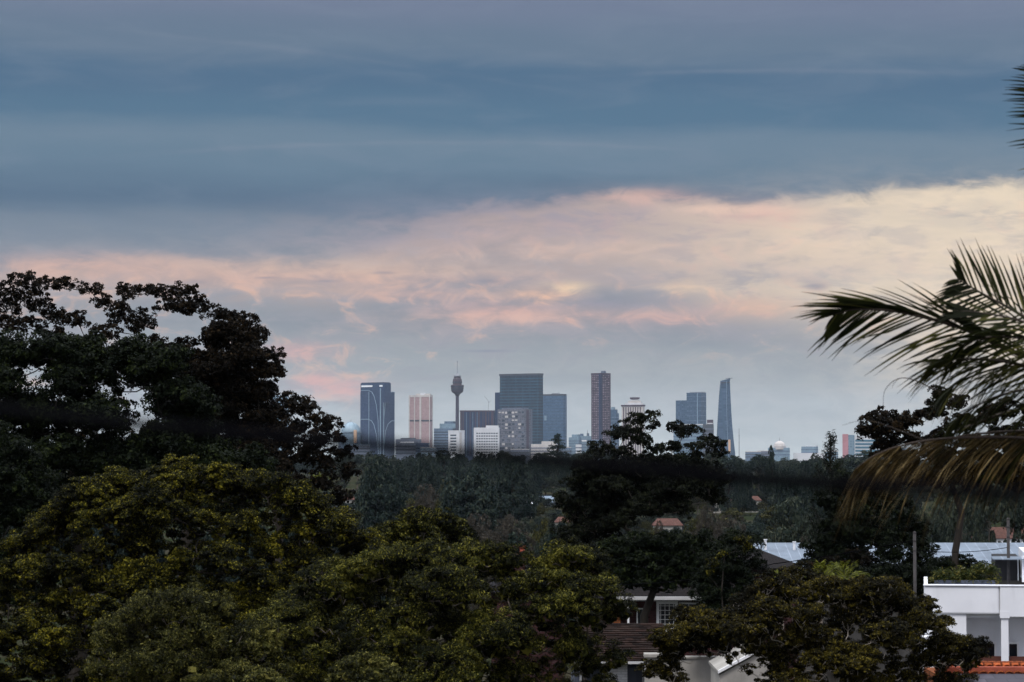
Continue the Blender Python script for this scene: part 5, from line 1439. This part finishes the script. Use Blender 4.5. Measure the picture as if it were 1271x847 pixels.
# --- poles, wires
def pole(px, pt, pb, d, label, w=0.13):
    x = (px - CX) * d / F; g = G(x, d) - 0.3
    t = empty('utility_pole', (x, d, g), label, 'pole')
    H = P(px, pt, d).z - g
    MB().lathe([(w * 1.15, 0), (w, H * 0.6), (w * 0.92, H)], 12).build('shaft', POLE, t, True)
    MB().lathe([(w * 1.05, H), (w * 1.05, H + 0.03), (w * 0.5, H + 0.06)], 12).build('cap', POLE, t)
    for k in (0.25, 0.6): MB().lathe([(w * 1.06, H - k - 0.05), (w * 1.06, H - k)], 12).build('metal_strap', POLE, t)
    return Vector((x, d, g + H))
pA = pole(1134, 662, 740, 92, 'grey timber pole standing left of the white house, top just below the dry frond', 0.06)
pB = pole(1250, 645, 730, 93, 'dark pole before the upper storey of the white house near the right edge', 0.06)
def wire(name, label, pts, r, n=24, sag=0.0):
    pts = [Vector(p) for p in pts]
    out = []
    for i in range(len(pts) - 1):
        for k in range(n):
            t = k / n; p = pts[i].lerp(pts[i + 1], t); out.append(p - Vector((0, 0, sag * 4 * t * (1 - t))))
    out.append(pts[-1])
    base = out[0].copy()
    o = MB().tube([p - base for p in out], r, 6).build(name, WIRE, None, True)
    o.location = base
    return tag(o, label, 'cable')
wire('service_wire', 'thin grey wire crossing in front of the dark tiled roof of the brick house', [P(700, 722, 112), P(770, 726, 112), P(868, 718, 110), P(960, 700, 110), tuple(pA - Vector((0, 0, 0.25)))], 0.018, sag=0.05)
wire('service_wire', 'thin wire running between the two grey poles behind the white house parapet', [tuple(pA - Vector((0, 0, 0.6))), tuple(pB - Vector((0, 0, 1.0)))], 0.012, sag=0.12)
# near sagging cable, out of focus
dK = 2.3
kp = [P(px, py, dK) for px, py in ((-700, 420), (-300, 470), (-40, 505), (200, 530), (433, 550), (580, 562), (720, 576), (900, 592), (1100, 605), (1300, 616), (1600, 628), (2100, 640))]
from mathutils.geometry import interpolate_bezier
wire('overhead_cable', 'thick black cable crossing very near the lens, blurred, along the foot of the skyline', kp, 0.0058, n=4)

# ------------------------------------------------------------------ palms
def frond(parent, name, ctrl, m, rm, nl=60, ll=0.62, lw=0.030, droop=0.5, side=0.75, fwd=0.55, seed=1, twist=0.0, sf=(1.0, 1.0), ss=(1.0, 1.0), tf=0.9, lvar=0.15, upn=(0, 0, 1), t0=0.08, taper=True, gravity=0.55, ragged=0.15, r0=0.016):
    """arched rachis with a row of blades down each side; ctrl are points in the parent's space"""
    rng = random.Random(seed)
    pts = [Vector(p) for p in ctrl]
    # Catmull-Rom through control points
    cur = []
    ext = [pts[0] * 2 - pts[1]] + pts + [pts[-1] * 2 - pts[-2]]
    N = 12
    for i in range(1, len(ext) - 2):
        p0, p1, p2, p3 = ext[i - 1:i + 3]
        for k in range(N):
            t = k / N
            cur.append(0.5 * ((2 * p1) + (p2 - p0) * t + (2 * p0 - 5 * p1 + 4 * p2 - p3) * t * t + (3 * p1 - p0 - 3 * p2 + p3) * t ** 3))
    cur.append(pts[-1])
    n = len(cur)
    mb = MB()
    mb.tube(cur, [r0 * (1 - 0.85 * i / (n - 1)) for i in range(n)], 6)
    rach = mb.build(name, rm, parent, True)
    vs = []; fs = []
    up0 = Vector(upn).normalized()
    for i in range(nl):
        for sgn in (-1, 1):
            t = t0 + (1 - t0) * (i + rng.uniform(0.0, 0.9)) / nl
            if rng.random() < ragged: continue
            t = min(t, 0.999)
            f = t * (n - 1); j = min(int(f), n - 2); p = cur[j].lerp(cur[j + 1], f - j)
            T = (cur[min(j + 2, n - 1)] - cur[max(j - 1, 0)]).normalized()
            S = T.cross(up0).normalized(); U = S.cross(T).normalized()
            prof = math.sin(math.pi * min(1.0, 0.18 + t * 0.80)) ** 0.55 if taper else 1.0
            L = ll * prof * rng.uniform(1 - lvar, 1 + lvar * 0.8)
            fw_ = fwd + t * tf
            D = (T * fw_ * (sf[0] if sgn < 0 else sf[1]) + S * sgn * side * (ss[0] if sgn < 0 else ss[1]) + U * (rng.uniform(-0.12, 0.35) - droop * 0.3)).normalized()
            if taper and t > 0.8: L *= 1.15 - 0.6 * (t - 0.8) / 0.2 * 0.5
            K = 6; q_ = p.copy(); w0 = lw * rng.uniform(0.7, 1.1); kink = rng.uniform(-0.35, 0.35) if rng.random() < 0.3 else 0.0
            base = len(vs)
            B = D.cross(U).normalized()
            B = (B + Vector((rng.uniform(-.4, .4), rng.uniform(-.4, .4), rng.uniform(-.4, .4)))).normalized()
            g_ = gravity * rng.uniform(0.6, 1.4)
            for k in range(K + 1):
                u = k / K
                w = w0 * (0.55 + 0.9 * u if u < 0.4 else (1 - ((u - 0.4) / 0.6) ** 1.6) * 0.91 + 0.0) * 0.5
                w = max(w, 0.0008)
                vs.append(q_ - B * w); vs.append(q_ + B * w)
                D = (D + Vector((0, 0, -1)) * g_ * (0.10 + 0.30 * u) + (U * kink if k == 3 else Vector())).normalized()
                q_ = q_ + D * (L / K)
            for k in range(K): fs.append((base + 2 * k, base + 2 * k + 1, base + 2 * k + 3, base + 2 * k + 2))
    me = bpy.data.meshes.new('leaflets'); me.from_pydata([tuple(v) for v in vs], [], fs); me.materials.append(m); me.update()
    link_mesh('leaflets', me, rach)
    return rach

PALMG = leaf_mat('palm_green_blades', (0.008, 0.010, 0.004), (0.030, 0.034, 0.010), (0.11, 0.105, 0.03), 2.0, 0.3)
PALMD = leaf_mat('dry_palm_blades', (0.020, 0.014, 0.006), (0.085, 0.055, 0.018), (0.28, 0.21, 0.10), 4.0, 0.3)
RACH = mat('palm_rib_brown', (0.03, 0.02, 0.014), 0.7, 0.25, 4.0)
PT = mat('palm_trunk_bark', (0.11, 0.09, 0.07), 0.9, 0.3, 3.0, bump=0.5)
d0 = 22.0
ctr = P(1440, 500, d0)
g0 = G(ctr.x, ctr.y)
base = Vector((ctr.x, ctr.y, g0 - 0.2))
palm = empty('palm_tree', base, 'large palm at the right edge, arching dark fronds over one dry hanging frond', 'palm')
H = ctr.z - base.z
mb = MB(); prof = []
for i in range(60):
    z = H * i / 59; prof.append((0.17 - 0.04 * i / 59 + (0.012 if i % 2 else 0), z))
mb.lathe(prof, 16).build('trunk', PT, palm, True)
MB().lathe([(0.14, H - 0.1), (0.17, H + 0.15), (0.10, H + 0.7), (0.03, H + 1.1)], 12).build('crownshaft', mat('palm_crownshaft', (0.05, 0.06, 0.02), 0.5, 0.2, 3), palm, True)
def L_(px, py, dy=0.0): return P(px, py, d0 + dy) - base
C0 = L_(1440, 480)
# main frond arching left across the sky
frond(palm, 'frond', [C0, L_(1370, 468, -0.1), L_(1271, 442, -0.3), L_(1195, 408, -0.4), L_(1120, 388, -0.4), L_(1065, 384, -0.35), L_(1036, 390, -0.3)], PALMG, RACH, 58, 0.80, 0.032, 0.3, 0.85, 0.50, 11, gravity=0.16, upn=(0.1, 0.74, 0.66), t0=0.16, ragged=0.06, r0=0.030, sf=(2.0, 0.85), ss=(0.42, 1.0), tf=0.75)
# upper frond
frond(palm, 'frond', [C0, L_(1372, 446, 0.3), L_(1305, 412, 0.5), L_(1255, 384, 0.6), L_(1215, 362, 0.6), L_(1188, 346, 0.6)], PALMG, RACH, 36, 0.66, 0.030, 0.2, 0.85, 0.25, 12, gravity=0.16, tf=0.55, ss=(0.9, 0.6), upn=(-0.25, -0.85, 0.4), t0=0.3, ragged=0.06, r0=0.024)
frond(palm, 'frond', [C0, L_(1380, 445, -0.2), L_(1320, 420, -0.4), L_(1265, 398, -0.5), L_(1215, 388, -0.5), L_(1185, 386, -0.5)], PALMG, RACH, 26, 0.55, 0.030, 0.2, 0.55, 0.7, 13, gravity=0.12, upn=(0.1, -0.8, 0.5), t0=0.3, r0=0.02)
# frond at upper right with only blade tips in the picture
frond(palm, 'frond', [C0, L_(1402, 360, 0.3), L_(1354, 250, 0.5), L_(1324, 170, 0.5), L_(1310, 110, 0.5), L_(1306, 75, 0.5)], PALMG, RACH, 44, 0.56, 0.030, 0.2, 0.95, 0.10, 14, gravity=0.14, tf=0.35, upn=(0.0, -1.0, 0.1), t0=0.5, r0=0.022)
# dry hanging frond
frond(palm, 'dry_frond', [C0, L_(1390, 545, -0.3), L_(1310, 546, -0.5), L_(1240, 543, -0.6), L_(1170, 545, -0.6), L_(1120, 553, -0.6), L_(1085, 566, -0.6), L_(1062, 582, -0.6)], PALMD, RACH, 170, 0.84, 0.018, 2.6, 0.55, 0.45, 15, gravity=0.7, lvar=0.5, tf=1.3, upn=(0.0, 0.3, 1.0), t0=0.15, ragged=0.05, r0=0.022)
frond(palm, 'dry_frond', [C0, L_(1380, 540, 0.2), L_(1300, 535, 0.3), L_(1220, 538, 0.4), L_(1150, 550, 0.4), L_(1100, 568, 0.4)], PALMD, RACH, 110, 0.74, 0.018, 2.2, 0.6, 0.6, 16, gravity=0.7, lvar=0.5, tf=1.3, upn=(0.0, 0.3, 1.0), t0=0.2, r0=0.02)
# green drooping fronds between them
frond(palm, 'frond', [C0, L_(1385, 475, -0.5), L_(1310, 462, -0.8), L_(1240, 448, -0.9), L_(1190, 446, -0.9), L_(1160, 452, -0.9)], PALMG, RACH, 46, 0.72, 0.030, 0.9, 0.6, 0.45, 18, gravity=0.45, upn=(0, 0.4, 0.9), t0=0.15, r0=0.024)
frond(palm, 'frond', [C0, L_(1390, 495, 0.4), L_(1320, 500, 0.6), L_(1250, 512, 0.6), L_(1200, 530, 0.6), L_(1170, 545, 0.6)], PALMG, RACH, 40, 0.6, 0.028, 0.9, 0.6, 0.45, 19, gravity=0.5, upn=(0, 0.4, 0.9), t0=0.15, r0=0.022)
frond(palm, 'frond', [C0, L_(1390, 478, 0.1), L_(1320, 462, 0.1), L_(1255, 455, 0.1), L_(1200, 470, 0.1), L_(1170, 490, 0.1)], PALMG, RACH, 50, 0.66, 0.032, 1.0, 0.45, 0.5, 17, gravity=1.1, upn=(0, 0.2, 1), t0=0.2, r0=0.022)
# fronds leaning away to the right, outside the frame
for i, (dx, dy, dz) in enumerate(((1.6, 0.4, 1.2), (1.4, -0.8, 0.4), (0.7, 1.5, 0.9), (1.2, 0.8, -0.1), (0.9, 0.1, 1.7))):
    e = Vector((dx, dy, dz))
    frond(palm, 'frond', [C0, C0 + e * 0.5 + Vector((0, 0, 0.35)), C0 + e + Vector((0, 0, 0.45)), C0 + e * 1.5 + Vector((0, 0, 0.1))], PALMG, RACH, 40, 0.6, 0.032, 0.8, 0.7, 0.5, 30 + i, gravity=0.6, r0=0.022)
for i, (cp_, up_, ln, gv) in enumerate((
        (((1360, 455), (1290, 425), (1240, 418), (1205, 424), (1180, 438)), (0, 0.5, 0.9), 0.70, 0.5),
        (((1370, 480), (1300, 480), (1245, 490), (1205, 508), (1180, 528)), (0.1, 0.3, 0.9), 0.66, 0.6),
        (((1375, 500), (1320, 520), (1275, 545), (1240, 575), (1222, 600)), (0.1, 0.3, 0.9), 0.6, 0.6))):
    frond(palm, 'frond', [C0] + [L_(x_, y_, -0.9 + 0.5 * i) for x_, y_ in cp_], PALMG, RACH, 50, ln, 0.030, 0.8, 0.65, 0.45, 60 + i, gravity=gv, upn=up_, t0=0.12, lvar=0.3, r0=0.022)
# loose curling dead blades
for (pts_) in (((1180, 560), (1110, 532), (1075, 522), (1045, 528)), ((1190, 500), (1128, 470), (1100, 482), (1096, 512))):
    frond(palm, 'bare_rib', [L_(x_, y_, 0.2) for x_, y_ in pts_], PALMD, RACH, 3, 0.15, 0.01, seed=5, r0=0.006)

def small_palm(px, py, d, label, nf, Lf, leafm, seed):
    x = (px - CX) * d / F; g = G(x, d) - 0.2
    t = empty('small_palm', (x, d, g), label, 'palm')
    H = P(px, py, d).z - g
    MB().lathe([(0.13, 0), (0.10, H * 0.5), (0.09, H)], 10).build('trunk', PT, t, True)
    rg = random.Random(seed)
    for i in range(nf):
        a = 2 * math.pi * i / nf + rg.uniform(-.3, .3); e = rg.uniform(0.5, 1.3)
        D = Vector((math.cos(a) * math.cos(e), math.sin(a) * math.cos(e), math.sin(e)))
        o_ = Vector((0, 0, H))
        frond(t, 'frond', [o_, o_ + D * Lf * 0.45, o_ + D * Lf * 0.8 + Vector((0, 0, -0.08 * Lf)), o_ + D * Lf * 1.05 + Vector((0, 0, -0.3 * Lf))], leafm, RACH, 26, Lf * 0.32, 0.045, 0.5, 0.6, 0.6, seed * 10 + i, gravity=0.5)
small_palm(1016, 728, 84, 'small bright lime green palm tuft behind the rusty spreading tree', 11, 1.05, LF['lime'], 3)
small_palm(1046, 724, 86, 'second small lime green palm tuft, the one nearer the grey pole', 9, 0.95, LF['lime'], 4)
small_palm(968, 728, 82, 'low yellowish palm tuft beside the black conical tree', 9, 0.7, LF['lime'], 6)
small_palm(388, 622, 140, 'pale green palm crown at the upper right of the yellow green clumped tree', 10, 1.9, LF['lime'], 5)

# ------------------------------------------------------------------ view
scn.view_settings.view_transform = 'Standard'
scn.view_settings.look = 'None'
scn.view_settings.exposure = EXPO
scn.view_settings.gamma = 1.0
scn.view_settings.use_curve_mapping = False
scn.cycles.max_bounces = 6
scn.cycles.diffuse_bounces = 3
scn.cycles.transparent_max_bounces = 8
scn.cycles.volume_bounces = 0
scn.cycles.use_denoising = True
